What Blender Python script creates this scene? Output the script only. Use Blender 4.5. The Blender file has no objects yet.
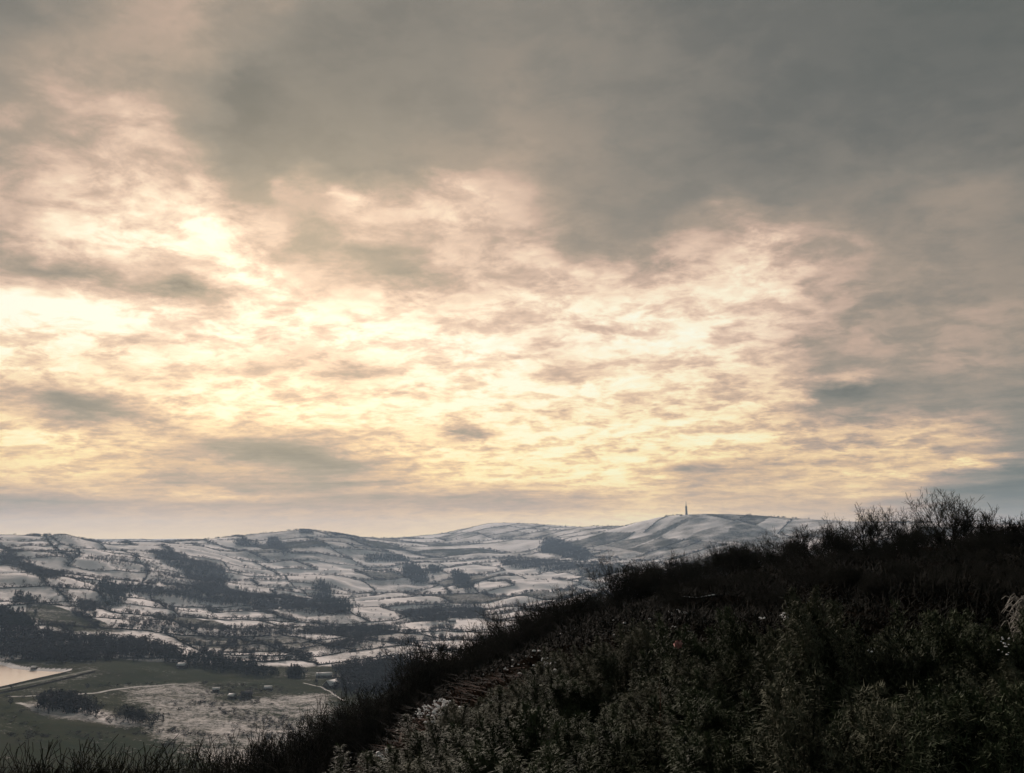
import bpy, math, random
import numpy as np
R = math.radians
rng = np.random.default_rng(11)
random.seed(5)
C = bpy.context.scene.collection
F = 770.0; CXP, CYP = 512.0, 386.5
PITCH = math.atan((540 - CYP) / F)
EYE = 0.0                                    # eye height is the zero of the height scale

# ------------------------------------------------------------------ camera maths
def ray(px, py):
    px = np.asarray(px, float); py = np.asarray(py, float)
    x = (px - CXP) / F; u = (CYP - py) / F
    y = math.cos(PITCH) - u * math.sin(PITCH)
    z = math.sin(PITCH) + u * math.cos(PITCH)
    return x, y, z
def azel(px, py):
    x, y, z = ray(px, py)
    return np.arctan2(x, y), z / np.hypot(x, y)
def proj(x, y, z):
    d = y * math.cos(PITCH) + z * math.sin(PITCH)
    u = -y * math.sin(PITCH) + z * math.cos(PITCH)
    d = np.maximum(d, 1e-6)
    return CXP + F * x / d, CYP - F * u / d

# ------------------------------------------------------------------ objects
def mesh(name, V, faces, mat=None, smooth=False):
    """faces: list of (n,k) int arrays"""
    V = np.asarray(V, np.float32).reshape(-1, 3)
    faces = [np.asarray(f, np.int32) for f in faces if len(f)]
    me = bpy.data.meshes.new(name)
    me.vertices.add(len(V)); me.vertices.foreach_set('co', V.ravel())
    nl = sum(f.size for f in faces); npol = sum(len(f) for f in faces)
    me.loops.add(nl); me.polygons.add(npol)
    me.loops.foreach_set('vertex_index', np.concatenate([f.ravel() for f in faces]))
    st = []; o = 0
    for f in faces:
        st.append(o + np.arange(len(f)) * f.shape[1]); o += f.size
    me.polygons.foreach_set('loop_start', np.concatenate(st).astype(np.int32))
    me.update(calc_edges=True)
    if smooth: me.polygons.foreach_set('use_smooth', np.ones(npol, bool))
    if mat: me.materials.append(mat)
    return me
def link(name, me, parent=None, loc=(0, 0, 0), rz=0, sc=1):
    o = bpy.data.objects.new(name, me); C.objects.link(o)
    o.location = loc; o.rotation_euler = (0, 0, rz)
    o.scale = (sc, sc, sc) if np.isscalar(sc) else sc
    if parent: o.parent = parent
    return o
def tag(o, label=None, cat=None, group=None, kind=None):
    if label: o['label'] = label
    if cat: o['category'] = cat
    if group: o['group'] = group
    if kind: o['kind'] = kind
    return o
def thing(name, label, cat, loc=(0, 0, 0), rz=0, group=None, sc=1):
    return tag(link(name, None, None, loc, rz, sc), label, cat, group)
def dup(root, loc, rz=0, sc=1, label=None):
    r = root.copy(); C.objects.link(r); r.location = loc; r.rotation_euler = (0, 0, rz)
    r.scale = (sc, sc, sc) if np.isscalar(sc) else sc
    if label: r['label'] = label
    for ch in list(root.children):
        c = ch.copy(); C.objects.link(c); c.parent = r
    return r

def frame_of(D):
    D = D / np.maximum(np.linalg.norm(D, axis=1, keepdims=True), 1e-9)
    up = np.where(np.abs(D[:, 2:3]) > .9, [[1., 0, 0]], [[0, 0, 1.]])
    A = np.cross(up, D); A /= np.linalg.norm(A, axis=1, keepdims=True)
    return A, np.cross(D, A)
def tubes(P0, P1, R0, R1, k=3):
    P0 = np.asarray(P0, float); P1 = np.asarray(P1, float)
    R0 = np.asarray(R0, float).reshape(-1, 1); R1 = np.asarray(R1, float).reshape(-1, 1)
    n = len(P0); A, B = frame_of(P1 - P0)
    V = np.zeros((n, 2 * k, 3))
    for i in range(k):
        a = 2 * math.pi * i / k; d = math.cos(a) * A + math.sin(a) * B
        V[:, i] = P0 + d * R0; V[:, k + i] = P1 + d * R1
    base = (np.arange(n) * 2 * k)[:, None]
    Fq = np.concatenate([base + np.array([[i, (i + 1) % k, k + (i + 1) % k, k + i]]) for i in range(k)])
    return V.reshape(-1, 3), Fq
def tris(P, size, stretch=None, g=None):
    """little randomly turned triangles at P"""
    g = g or rng
    n = len(P); size = np.broadcast_to(size, (n,)).reshape(-1, 1)
    D = g.normal(size=(n, 3)); A, B = frame_of(D)
    D /= np.linalg.norm(D, axis=1, keepdims=True)
    s = 1 if stretch is None else stretch
    V = np.stack([P + A * size * s, P - A * size * .5 * s + B * size * .8, P - A * size * .5 * s - B * size * .8], 1)
    return V.reshape(-1, 3), np.arange(3 * n).reshape(-1, 3)
def merge(*parts):
    Vs, T, Q, o = [], [], [], 0
    for V, f in parts:
        if not len(f): continue
        (T if f.shape[1] == 3 else Q).append(f + o); Vs.append(V); o += len(V)
    fs = []
    if T: fs.append(np.concatenate(T))
    if Q: fs.append(np.concatenate(Q))
    return np.concatenate(Vs), fs
def box(x0, x1, y0, y1, z0, z1):
    V = np.array([[x, y, z] for z in (z0, z1) for x, y in ((x0, y0), (x1, y0), (x1, y1), (x0, y1))], float)
    return V, np.array([[3, 2, 1, 0], [4, 5, 6, 7], [0, 1, 5, 4], [1, 2, 6, 5], [2, 3, 7, 6], [3, 0, 4, 7]])
def lathe(prof, k=16):
    V = [[r * math.cos(2 * math.pi * i / k), r * math.sin(2 * math.pi * i / k), z] for z, r in prof for i in range(k)]
    q = [[j * k + i, j * k + (i + 1) % k, (j + 1) * k + (i + 1) % k, (j + 1) * k + i] for j in range(len(prof) - 1) for i in range(k)]
    return np.array(V, float), np.array(q)

# ------------------------------------------------------------------ materials
def nodes_mat(name):
    m = bpy.data.materials.new(name); m.use_nodes = True
    return m, m.node_tree.nodes, m.node_tree.links, m.node_tree.nodes['Principled BSDF']
def mat(name, c1, c2, scale=1.0, rough=.95, spec=.04, detail=6, coord='Object', bump=0, metal=0):
    m, N, L, b = nodes_mat(name)
    tc = N.new('ShaderNodeTexCoord'); n = N.new('ShaderNodeTexNoise')
    n.inputs['Scale'].default_value = scale; n.inputs['Detail'].default_value = detail
    n.inputs['Roughness'].default_value = .65
    L.new(tc.outputs[coord], n.inputs['Vector'])
    cr = N.new('ShaderNodeValToRGB')
    cr.color_ramp.elements[0].position = .35; cr.color_ramp.elements[1].position = .65
    cr.color_ramp.elements[0].color = (*c1, 1); cr.color_ramp.elements[1].color = (*c2, 1)
    L.new(n.outputs['Fac'], cr.inputs['Fac']); L.new(cr.outputs['Color'], b.inputs['Base Color'])
    b.inputs['Roughness'].default_value = rough; b.inputs['Specular IOR Level'].default_value = spec
    b.inputs['Metallic'].default_value = metal
    if bump:
        bp = N.new('ShaderNodeBump'); bp.inputs['Strength'].default_value = bump
        L.new(n.outputs['Fac'], bp.inputs['Height']); L.new(bp.outputs['Normal'], b.inputs['Normal'])
    return m
M = {}
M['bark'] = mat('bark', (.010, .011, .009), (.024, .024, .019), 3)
M['bark_pale'] = mat('bark_pale', (.05, .045, .036), (.09, .082, .065), 3)
M['gorse'] = mat('gorse', (.020, .029, .015), (.095, .112, .064), 4, rough=.7)
M['gorse_shaded'] = mat('gorse_shaded', (.014, .020, .010), (.055, .065, .036), 4)
M['gorse_lit'] = mat('gorse_lit', (.038, .044, .028), (.14, .145, .10), 5, rough=.8)  # same gorse in paler and darker copies: lit and shaded bushes by colour
M['far_bare'] = mat('far_bare', (.022, .022, .019), (.045, .042, .036), .05)
M['far_conifer'] = mat('far_conifer', (.012, .020, .014), (.026, .036, .022), .05)
M['hedge'] = mat('hedge', (.022, .024, .018), (.05, .05, .035), .08)
M['snow'] = mat('snow', (.80, .78, .78), (.92, .91, .91), 4, rough=.6, bump=.3)
M['snow_roof'] = mat('snow_roof', (.62, .60, .59), (.80, .79, .78), .5, rough=.7)
M['slate'] = mat('slate', (.07, .07, .075), (.13, .12, .12), 1.5)
M['stone'] = mat('stone', (.07, .062, .054), (.16, .145, .125), 1.2)
M['whitewash'] = mat('whitewash', (.55, .53, .50), (.7, .68, .64), .7)
M['glass'] = mat('glass', (.02, .025, .03), (.04, .045, .05), .7, rough=.1, spec=.6)
M['wood_door'] = mat('wood_door', (.05, .035, .025), (.09, .06, .04), 2)
M['concrete'] = mat('concrete', (.12, .11, .10), (.20, .19, .175), .15)
M['metal'] = mat('metal', (.10, .10, .10), (.18, .18, .18), .5, rough=.5, metal=.6)
M['bracken'] = mat('bracken', (.018, .008, .005), (.060, .026, .014), 2)
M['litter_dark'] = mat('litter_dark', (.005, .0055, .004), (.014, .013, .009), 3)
M['grass_pale'] = mat('grass_pale', (.08, .075, .062), (.26, .25, .23), 9)
M['pink_leaf'] = mat('pink_leaf', (.25, .08, .075), (.50, .30, .28), 60)
M['dam_top'] = mat('dam_top', (.06, .065, .045), (.17, .17, .14), .12)
M['path'] = mat('path', (.30, .29, .27), (.50, .48, .46), .08)

# ------------------------------------------------------------------ terrain table
HC = np.array([-500, -120, 0, 128, 256, 300, 370, 430, 500, 600, 700, 850, 1024, 1300, 1700], float)
NEAR = {   # eye-relative ground height in metres
 0.6:  [-1.6]*15,
 3:    [-2.2,-2.2,-2.2,-2.1,-2.0,-2.0,-1.9,-1.8,-1.7,-1.65,-1.6,-1.6,-1.6,-1.6,-1.6],
 8:    [-4.6,-4.6,-4.4,-4.0,-3.4,-3.1,-2.25,-1.95,-1.85,-1.75,-1.7,-1.7,-1.7,-1.7,-1.7],
 13:   [-6.6,-6.6,-6.2,-5.8,-5.2,-4.8,-3.6,-2.7,-2.1,-1.85,-1.7,-1.55,-1.45,-1.4,-1.4],
 20:   [-9.5,-9.5,-9,-8.6,-8,-7.6,-6.0,-4.9,-3.3,-2.1,-1.55,-1.1,-.95,-.8,-.8],
 40:   [-18,-18,-16,-15.5,-14.6,-13.5,-11.2,-9.3,-7.0,-4.2,-2.2,-.75,-.35,-.2,-.2],
 80:   [-38,-38,-34,-33,-31,-29.5,-26,-23,-19,-14,-11,-9,-8,-7,-7],
 200:  [-95,-95,-92,-90,-86,-84,-78,-72,-64,-55,-48,-42,-38,-35,-35],
 480:  [-170,-170,-168,-166,-162,-160,-156,-152,-146,-138,-130,-124,-120,-118,-115],
}
FARY = {   # image row at which ground at this distance lies
 700:  [760,760,760,762,762,762,760,757,752,742,730,715,705,700,700],
 1000: [694,695,695,697,698,698,697,695,690,682,672,662,655,650,650],
 1250: [664,664,664,667,672,673,672,670,667,660,650,640,635,630,630],
 1500: [636,636,636,642,652,654,652,650,648,640,630,622,615,610,610],
 1900: [604,604,605,614,626,628,628,627,625,620,612,602,596,590,590],
 2300: [577,577,580,596,608,610,612,611,609,604,598,590,584,578,578],
 2700: [556,557,561,575,593,596,600,598,596,590,586,578,570,566,566],
 3100: [542,543,546,559,578,581,589,588,583,578,574,566,558,556,556],
 3500: [535,536,538,545,563,567,574,576,572,567,561,553,547,546,546],
 3900: [538,538,541,544,549,552,559,566,562,556,545,541,537,538,538],
 4300: [541,541,544,544,537,536,548,556,555,545,525,524,528,532,532],
 4600: [542,542,545,545,534,531,541,549,549,533,513.5,521,525,528,528],
 5200: [541,541,543,544,539,536,538,543,537,527,525,525,525,526,526],
 6000: [540,540,541,541,541,539,539,535,524,528,535,532,528,525,525],
 6600: [539,539,540,540,541,541,540,537,527,531,538,534,530,527,527],
 9500: [539.5]*15,
}
rr, Z = [], []
for r, row in NEAR.items(): rr.append(r); Z.append(row)
AZC = azel(HC, 600)[0]
for r, row in FARY.items():
    _, te = azel(HC, np.array(row, float)); rr.append(r); Z.append(list(r * te))
rr = np.array(rr); Z = np.array(Z, float)
LR = np.log(rr)
AZ = np.concatenate([np.linspace(-180, -42, 40)[:-1], np.linspace(-42, 42, 1100), np.linspace(42, 180, 40)[1:]]) * math.pi / 180
lr = np.concatenate([np.linspace(math.log(.6), math.log(650), 230)[:-1], np.linspace(math.log(650), math.log(7000), 560)[:-1], np.linspace(math.log(7000), math.log(9500), 20)])
# columns resampled smoothly
def pchip_cols(x, xp, Y):
    d = np.diff(xp); s = np.diff(Y, axis=-1) / d
    m = np.zeros_like(Y)
    a, b = s[..., :-1], s[..., 1:]
    w1 = 2 * d[1:] + d[:-1]; w2 = d[1:] + 2 * d[:-1]
    with np.errstate(divide='ignore', invalid='ignore'):
        mm = (w1 + w2) / (w1 / a + w2 / b)
    m[..., 1:-1] = np.where(a * b > 0, mm, 0); m[..., 0] = s[..., 0]; m[..., -1] = s[..., -1]
    x = np.clip(x, xp[0], xp[-1]); i = np.clip(np.searchsorted(xp, x) - 1, 0, len(xp) - 2)
    t = (x - xp[i]) / d[i]; h = d[i]
    return ((2*t**3 - 3*t**2 + 1) * Y[..., i] + (t**3 - 2*t**2 + t) * h * m[..., i]
            + (-2*t**3 + 3*t**2) * Y[..., i+1] + (t**3 - t**2) * h * m[..., i+1])
G1 = pchip_cols(AZ, AZC, Z)                       # (rows, az)
TE = (G1 / rr[:, None]).T                         # interpolate as slope
G = pchip_cols(lr, LR, TE).T * np.exp(lr)[:, None]
# blend the two open ends behind the camera into one another
AA, RRg = np.meshgrid(AZ, np.exp(lr)); 
back = np.clip((np.abs(AA) - R(100)) / R(80), 0, 1); back = back * back * (3 - 2 * back)
mean_end = (G[:, :1] + G[:, -1:]) / 2
G = G * (1 - back) + mean_end * back
XX, YY = RRg * np.sin(AA), RRg * np.cos(AA)
_ng = np.random.default_rng(3)
def waves(X, Y, wl, n=7, seed=1):
    g = np.random.default_rng(seed); o = np.zeros_like(X)
    for _ in range(n):
        a = g.uniform(0, 2 * math.pi); w = wl * g.uniform(.6, 1.6)
        o += np.sin((X * math.cos(a) + Y * math.sin(a)) * 2 * math.pi / w + g.uniform(0, 6.28))
    return o / math.sqrt(n)
und = lambda X, Y, Rr: (waves(X, Y, 420, seed=4) * 10.5 + waves(X, Y, 190, seed=5) * 4.2) * np.clip((Rr - 1350) / 900, 0, 1) * np.clip((5200 - Rr) / 1700, .25, 1) \
    + waves(X, Y, 60, seed=6) * .8 * np.clip((Rr - 250) / 600, 0, 1) \
    + (waves(X, Y, 5, seed=7) * .12 + waves(X, Y, 1.6, seed=8) * .05) * np.clip((Rr - 2) / 6, 0, 1) * np.clip((200 - Rr) / 100, 0, 1) \
    + waves(X, Y, 1100, seed=14) * 6 * np.clip((Rr - 4800) / 1500, 0, 1)
G = G + und(XX, YY, RRg)
for bx, br, bh, bs in ((66, 3420, 22, 75), (305, 4520, 4, 90), (345, 4560, 8, 110)):
    ba = float(azel(bx, 540)[0]); G = G + bh * np.exp(-((XX - br * math.sin(ba)) ** 2 + (YY - br * math.cos(ba)) ** 2) / bs ** 2)

# reservoir: level and outline on the valley floor
LAKE_Z = -166.0
def flat_pt(px, py, z):
    x, y, zz = ray(px, py); t = z / zz
    return np.array([x * t, y * t])
lake_px = [(-230, 655), (-120, 657), (-40, 661), (3, 665.5), (12, 668.5), (30, 670.5), (50, 671.5), (64, 671.8), (55, 674), (30, 679.5), (0, 686.5), (-60, 700), (-160, 716), (-260, 700)]
lake = np.array([flat_pt(a, b, LAKE_Z) for a, b in lake_px])
def inside(poly, X, Y):
    c = np.zeros(X.shape, bool); n = len(poly)
    for i in range(n):
        x1, y1 = poly[i]; x2, y2 = poly[(i + 1) % n]
        if y1 == y2: continue
        c ^= ((y1 > Y) != (y2 > Y)) & (X < (x2 - x1) * (Y - y1) / (y2 - y1) + x1)
    return c
def seg_dist(pts, X, Y, closed=True):
    d = np.full(X.shape, 1e9); n = len(pts)
    for i in range(n if closed else n - 1):
        p, q = np.array(pts[i]), np.array(pts[(i + 1) % n]); v = q - p
        t = np.clip(((X - p[0]) * v[0] + (Y - p[1]) * v[1]) / (v @ v), 0, 1)
        d = np.minimum(d, np.hypot(X - p[0] - t * v[0], Y - p[1] - t * v[1]))
    return d
sel = (RRg > 700) & (RRg < 1900) & (AA < R(-15)) & (AA > R(-70))
ds = seg_dist(lake, XX[sel], YY[sel]); ins = inside(lake, XX[sel], YY[sel])
sd = np.where(ins, -ds, ds)
near_l = np.clip(1 - (sd - 15) / 140, 0, 1); near_l = near_l * near_l * (3 - 2 * near_l)
tgt = np.where(sd < 0, LAKE_Z - np.minimum(-sd * .3, 4) , LAKE_Z + np.minimum(sd * .22, 2.6))
G[sel] = G[sel] * (1 - near_l) + tgt * near_l

def gz(x, y):
    x = np.asarray(x, float); y = np.asarray(y, float)
    a = np.arctan2(x, y); l = np.log(np.clip(np.hypot(x, y), .61, 9400))
    i = np.clip(np.searchsorted(AZ, a) - 1, 0, len(AZ) - 2); j = np.clip(np.searchsorted(lr, l) - 1, 0, len(lr) - 2)
    t = (a - AZ[i]) / (AZ[i+1] - AZ[i]); s = (l - lr[j]) / (lr[j+1] - lr[j])
    return (G[j, i] * (1-t) * (1-s) + G[j, i+1] * t * (1-s) + G[j+1, i] * (1-t) * s + G[j+1, i+1] * t * s)
SL = np.maximum.accumulate(G / RRg, axis=0)       # skyline slope reached before each distance
def visible(x, y, h=8, margin=0.004):
    a = np.arctan2(x, y); r = np.hypot(x, y); l = np.log(np.clip(r, .61, 9400))
    i = np.clip(np.searchsorted(AZ, a), 0, len(AZ) - 1); j = np.clip(np.searchsorted(lr, l) - 2, 0, len(lr) - 1)
    z = gz(x, y); px, py = proj(x, y, z)
    return ((z + h) / r > SL[j, i] - margin) & (px > -70) & (px < 1094) & (py < 810)
def cast(px, py, rmin=2.0):
    """where the line of sight through a photo point meets the ground"""
    a, te = azel(px, py); i = int(np.clip(np.searchsorted(AZ, a), 0, len(AZ) - 1))
    s = G[:, i] / RRg[:, i]; k = np.where((s >= te) & (np.exp(lr) > rmin))[0]
    if len(k) == 0:
        k0 = int(np.argmax(np.where(np.exp(lr) > rmin, s, -9))); r = math.exp(lr[k0])
    else:
        k1 = k[0]; k0 = max(k1 - 1, 0); t = 0 if s[k1] == s[k0] else np.clip((te - s[k0]) / (s[k1] - s[k0]), 0, 1)
        r = math.exp(lr[k0] + (lr[k1] - lr[k0]) * t)
    x, y = r * math.sin(a), r * math.cos(a)
    return float(x), float(y), float(gz(x, y))

# ------------------------------------------------------------------ fields
TH = R(37)
def warp(x, y):
    u = x * math.cos(TH) + y * math.sin(TH); v = -x * math.sin(TH) + y * math.cos(TH)
    return (u + 55 * np.sin(v / 310 + 1) + 28 * np.sin(u / 150 + v / 210), v + 60 * np.sin(u / 260 + 2) + 26 * np.sin(u / 120 - v / 170))
def unwarp(u, v):
    x = u * math.cos(TH) - v * math.sin(TH); y = u * math.sin(TH) + v * math.cos(TH)
    for _ in range(14):
        a, b = warp(x, y); du, dv = u - a, v - b
        x = x + .7 * (du * math.cos(TH) - dv * math.sin(TH)); y = y + .7 * (du * math.sin(TH) + dv * math.cos(TH))
    return x, y
UU, VV = warp(XX, YY)
snow = np.zeros(G.shape); green = np.zeros(G.shape)
flatU, flatV = UU.ravel(), VV.ravel(); snow_f = snow.ravel(); green_f = green.ravel()
edges = []
fg = np.random.default_rng(21)
def bsp(u0, u1, v0, v1, idx, depth=0):
    cx, cy = (u0 + u1) / 2, (v0 + v1) / 2; d = math.hypot(cx, cy)
    size = 135 if d < 2000 else 165 if d < 3200 else 200 if d < 4200 else 260
    w, h = u1 - u0, v1 - v0
    if w < size * fg.uniform(1.3, 2.3) and h < size * fg.uniform(1.0, 1.8) or min(w, h) < 50:
        s = fg.choice([.92, .76, .56, .30], p=[.56, .20, .13, .11]); g = fg.uniform(0, 1)
        snow_f[idx] = s; green_f[idx] = g
        for a, b in (((u0, v0), (u1, v0)), ((u0, v0), (u0, v1))): edges.append((a, b))
        return
    if w * fg.uniform(.8, 1.2) > h * 1.25:
        c = u0 + w * fg.uniform(.36, .64); m = flatU[idx] < c
        bsp(u0, c, v0, v1, idx[m], depth+1); bsp(c, u1, v0, v1, idx[~m], depth+1)
    else:
        c = v0 + h * fg.uniform(.36, .64); m = flatV[idx] < c
        bsp(u0, u1, v0, c, idx[m], depth+1); bsp(u0, u1, c, v1, idx[~m], depth+1)
allidx = np.where((RRg.ravel() > 600) & (np.abs(AA.ravel()) < R(60)))[0]
bsp(-7600, 9400, -6500, 9400, allidx)

PX, PY = proj(XX, YY, G)
infrm = (np.abs(AA) < R(41)) & (RRg > 600)
def poly_px(pts): 
    return np.array(pts, float)
def paint(pts, s=None, g=None):
    m = infrm & (RRg < 7000) & inside(poly_px(pts), PX, PY)
    if s is not None: snow[m] = s
    if g is not None: green[m] = g
# the nearer valley floor is mostly thawed: broad green and speckled fields
m = infrm & (RRg < 1330); snow[m] = .15; green[m] = .6
paint([(-60,700),(60,700),(140,715),(350,715),(350,830),(-60,830)], .12, .8)
paint([(110,659),(150,661),(260,672),(340,688),(300,697),(230,688),(140,684),(110,688),(60,690),(100,672)], .09, .95)
paint([(120,686),(150,684),(200,683),(225,690),(200,712),(150,712),(128,700)], .36, 1)
paint([(-60,703),(20,703),(45,712),(70,716),(140,728),(120,745),(-60,760)], .04, .9)
paint([(150,712),(230,700),(330,692),(335,770),(230,770),(150,742)], .38, 1)
paint([(30,737),(180,742),(170,760),(20,755)], .10, 1)
paint([(20,702),(60,706),(100,710),(138,722),(138,728),(90,722),(40,714),(25,706)], .62, .2)
paint([(200,634),(330,640),(320,652),(240,652),(200,648)], .40, .5)
paint([(218,636),(300,636),(330,643),(300,654),(225,652)], .38, .7)
paint([(330,652),(385,645),(425,645),(415,662),(350,664),(320,658)], .66, .3)
paint([(27,600),(50,604),(105,622),(120,632),(60,632),(25,618)], .25, .7)
paint([(80,583),(150,592),(165,612),(60,592),(25,592)], .9, .1)
m = infrm & (RRg > 1290) & (RRg < 1750); snow[m] = snow[m] - .08
m = infrm & (PY < 560) & (PX > 235) & (PX < 400) & (RRg > 3600); snow[m] = snow[m] * .62
m = infrm & (PY < 560) & (PX >= 400) & (PX < 860) & (RRg > 3500); snow[m] = snow[m] * .74 + .13 * waves(XX[m], YY[m], 260, seed=33) + .07 * waves(XX[m], YY[m], 90, seed=34)
m = infrm & (PX < 240) & (RRg > 2000) & (RRg < 3700); snow[m] = np.maximum(snow[m], .68)
paint([(625,550),(655,539),(688,521),(700,516),(694,515),(678,522),(650,535),(600,545)], .32, .7)
paint([(730,528),(770,532),(790,545),(760,548),(725,540)], .35, .6)
paint([(560,548),(600,545),(640,552),(600,560),(560,556)], .5, .6)
rows_n = np.exp(lr) < 1700
m = infrm & (RRg > 1330) & (snow > .5); snow[m] += .06
for arr in (snow, green):
    sub = arr[rows_n].copy(); c0 = (np.exp(lr[rows_n]) > 700)
    for _ in range(3):
        pad = np.pad(sub, ((2, 2), (5, 5)), 'edge'); sub = sum(pad[i:i + sub.shape[0], j:j + sub.shape[1]] for i in range(5) for j in range(0, 11, 2)) / 30
    arr[rows_n] = sub
near_sh = (RRg > 700) & (RRg < 1600) & (np.abs(AA) < R(60))
tmp = seg_dist(lake, XX[near_sh], YY[near_sh]); snow[near_sh] = np.where(tmp < 9, .8, snow[near_sh])

# ------------------------------------------------------------------ ground sheet
nA, nR = len(AZ), len(lr)
V = np.stack([XX, YY, G], -1).reshape(-1, 3)
ii = (np.arange(nR - 1)[:, None] * nA + np.arange(nA - 1)[None, :]).ravel()
Q = np.stack([ii, ii + 1, ii + nA + 1, ii + nA], 1)
ctr = len(V); V = np.vstack([V, [[0, 0, -1.6]]])
T = np.stack([np.full(nA - 1, ctr), np.arange(1, nA), np.arange(nA - 1)], 1)
m, N, L, b = nodes_mat('ground')
geo = N.new('ShaderNodeNewGeometry')
def noise(scale, det=8, rough=.6, vec=None, dist=0):
    n = N.new('ShaderNodeTexNoise'); n.inputs['Scale'].default_value = scale; n.inputs['Detail'].default_value = det
    n.inputs['Roughness'].default_value = rough; n.inputs['Distortion'].default_value = dist
    L.new(vec or geo.outputs['Position'], n.inputs['Vector']); return n.outputs['Fac']
def mth(op, a, b_=None, c=None, clamp=False):
    n = N.new('ShaderNodeMath'); n.operation = op; n.use_clamp = clamp
    for i, v in enumerate((a, b_, c)):
        if v is None: continue
        if isinstance(v, (int, float)): n.inputs[i].default_value = v
        else: L.new(v, n.inputs[i])
    return n.outputs[0]
def mixc(f, a, b_):
    n = N.new('ShaderNodeMix'); n.data_type = 'RGBA'; n.clamp_factor = True
    for s, v in ((0, f), (6, a), (7, b_)):
        if isinstance(v, tuple): n.inputs[s].default_value = (*v, 1)
        elif isinstance(v, (int, float)): n.inputs[s].default_value = v
        else: L.new(v, n.inputs[s])
    return n.outputs[2]
def attr(nm):
    n = N.new('ShaderNodeAttribute'); n.attribute_name = nm; return n.outputs['Fac']
n1 = noise(.012, 10, .72); n2 = noise(.15, 6, .7); n3 = noise(.004, 4, .5)
n4 = noise(.5, 5, .7)
nn = mth('ADD', mth('MULTIPLY', n1, .36), mth('ADD', mth('MULTIPLY', n2, .34), mth('MULTIPLY', n4, .30)))
s_ = attr('snow')
# cover = smooth step of snow level against the noise
e = mth('ADD', mth('MULTIPLY', mth('SUBTRACT', s_, .5), 1.9), mth('MULTIPLY', mth('SUBTRACT', nn, .5), 4.8))
cover = mth('MULTIPLY_ADD', e, 1.0, .52, clamp=True)
grass = mixc(attr('green'), (.070, .068, .046), (.032, .043, .027))
grass = mixc(mth('MULTIPLY', mth('SUBTRACT', noise(.022, 5, .7), .42, clamp=True), 3., clamp=True), grass, (.055, .057, .042))
grass = mixc(mth('MULTIPLY', mth('SUBTRACT', n2, .35, clamp=True), 2.2, clamp=True), grass, mixc(.5, grass, (.065, .055, .034)))
snowc = mixc(n3, (.80, .74, .71), (.93, .88, .87))
far = mixc(cover, grass, snowc)
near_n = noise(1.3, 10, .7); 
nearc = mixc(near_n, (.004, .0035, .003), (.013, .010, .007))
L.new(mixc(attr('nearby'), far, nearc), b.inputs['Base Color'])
b.inputs['Roughness'].default_value = 1; b.inputs['Specular IOR Level'].default_value = 0
bp = N.new('ShaderNodeBump'); bp.inputs['Strength'].default_value = .5; bp.inputs['Distance'].default_value = 1.0
L.new(nn, bp.inputs['Height']); L.new(bp.outputs['Normal'], b.inputs['Normal'])
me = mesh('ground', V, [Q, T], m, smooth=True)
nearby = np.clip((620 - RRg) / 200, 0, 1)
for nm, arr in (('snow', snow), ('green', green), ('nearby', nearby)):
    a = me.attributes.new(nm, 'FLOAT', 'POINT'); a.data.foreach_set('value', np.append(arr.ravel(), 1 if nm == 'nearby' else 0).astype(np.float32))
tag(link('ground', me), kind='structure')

# water and tracks
def ribbon(pts, w, dz, name, mt):
    P = np.array(pts, float); S = []
    for i in range(len(P) - 1):
        n = max(2, int(np.hypot(*(P[i+1] - P[i])) / 6)); S += [P[i] + (P[i+1] - P[i]) * t for t in np.linspace(0, 1, n)[:-1]]
    S = np.array(S + [P[-1]]); K = np.ones(9) / 9
    Sp = np.vstack([np.repeat(S[:1], 4, 0), S, np.repeat(S[-1:], 4, 0)])
    S = np.stack([np.convolve(Sp[:, k], K, 'valid') for k in (0, 1)], 1)
    D = np.gradient(S, axis=0); D /= np.linalg.norm(D, axis=1, keepdims=True); Nn = np.stack([-D[:, 1], D[:, 0]], 1)
    rows = [S + Nn * w * s for s in (-.5, -.2, .2, .5)]
    Vv = np.stack([np.column_stack([q, gz(q[:, 0], q[:, 1]) + dz]) for q in rows], 1).reshape(-1, 3)
    k = np.arange(len(S) - 1) * 4
    q = np.concatenate([np.stack([k + j, k + j + 1, k + j + 5, k + j + 4], 1) for j in range(3)])
    return mesh(name, Vv, [q], mt, True), S
m, N, L, b = nodes_mat('ice_sky_tint')
geo = N.new('ShaderNodeNewGeometry')
n = noise(.01, 4, .5)
L.new(mixc(n, (.74, .57, .46), (.88, .72, .60)), b.inputs['Base Color'])  # pale ice with the peach of the reflected sky put into its colour
b.inputs['Roughness'].default_value = .2; b.inputs['Specular IOR Level'].default_value = 1.0; b.inputs['IOR'].default_value = 1.5
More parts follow.
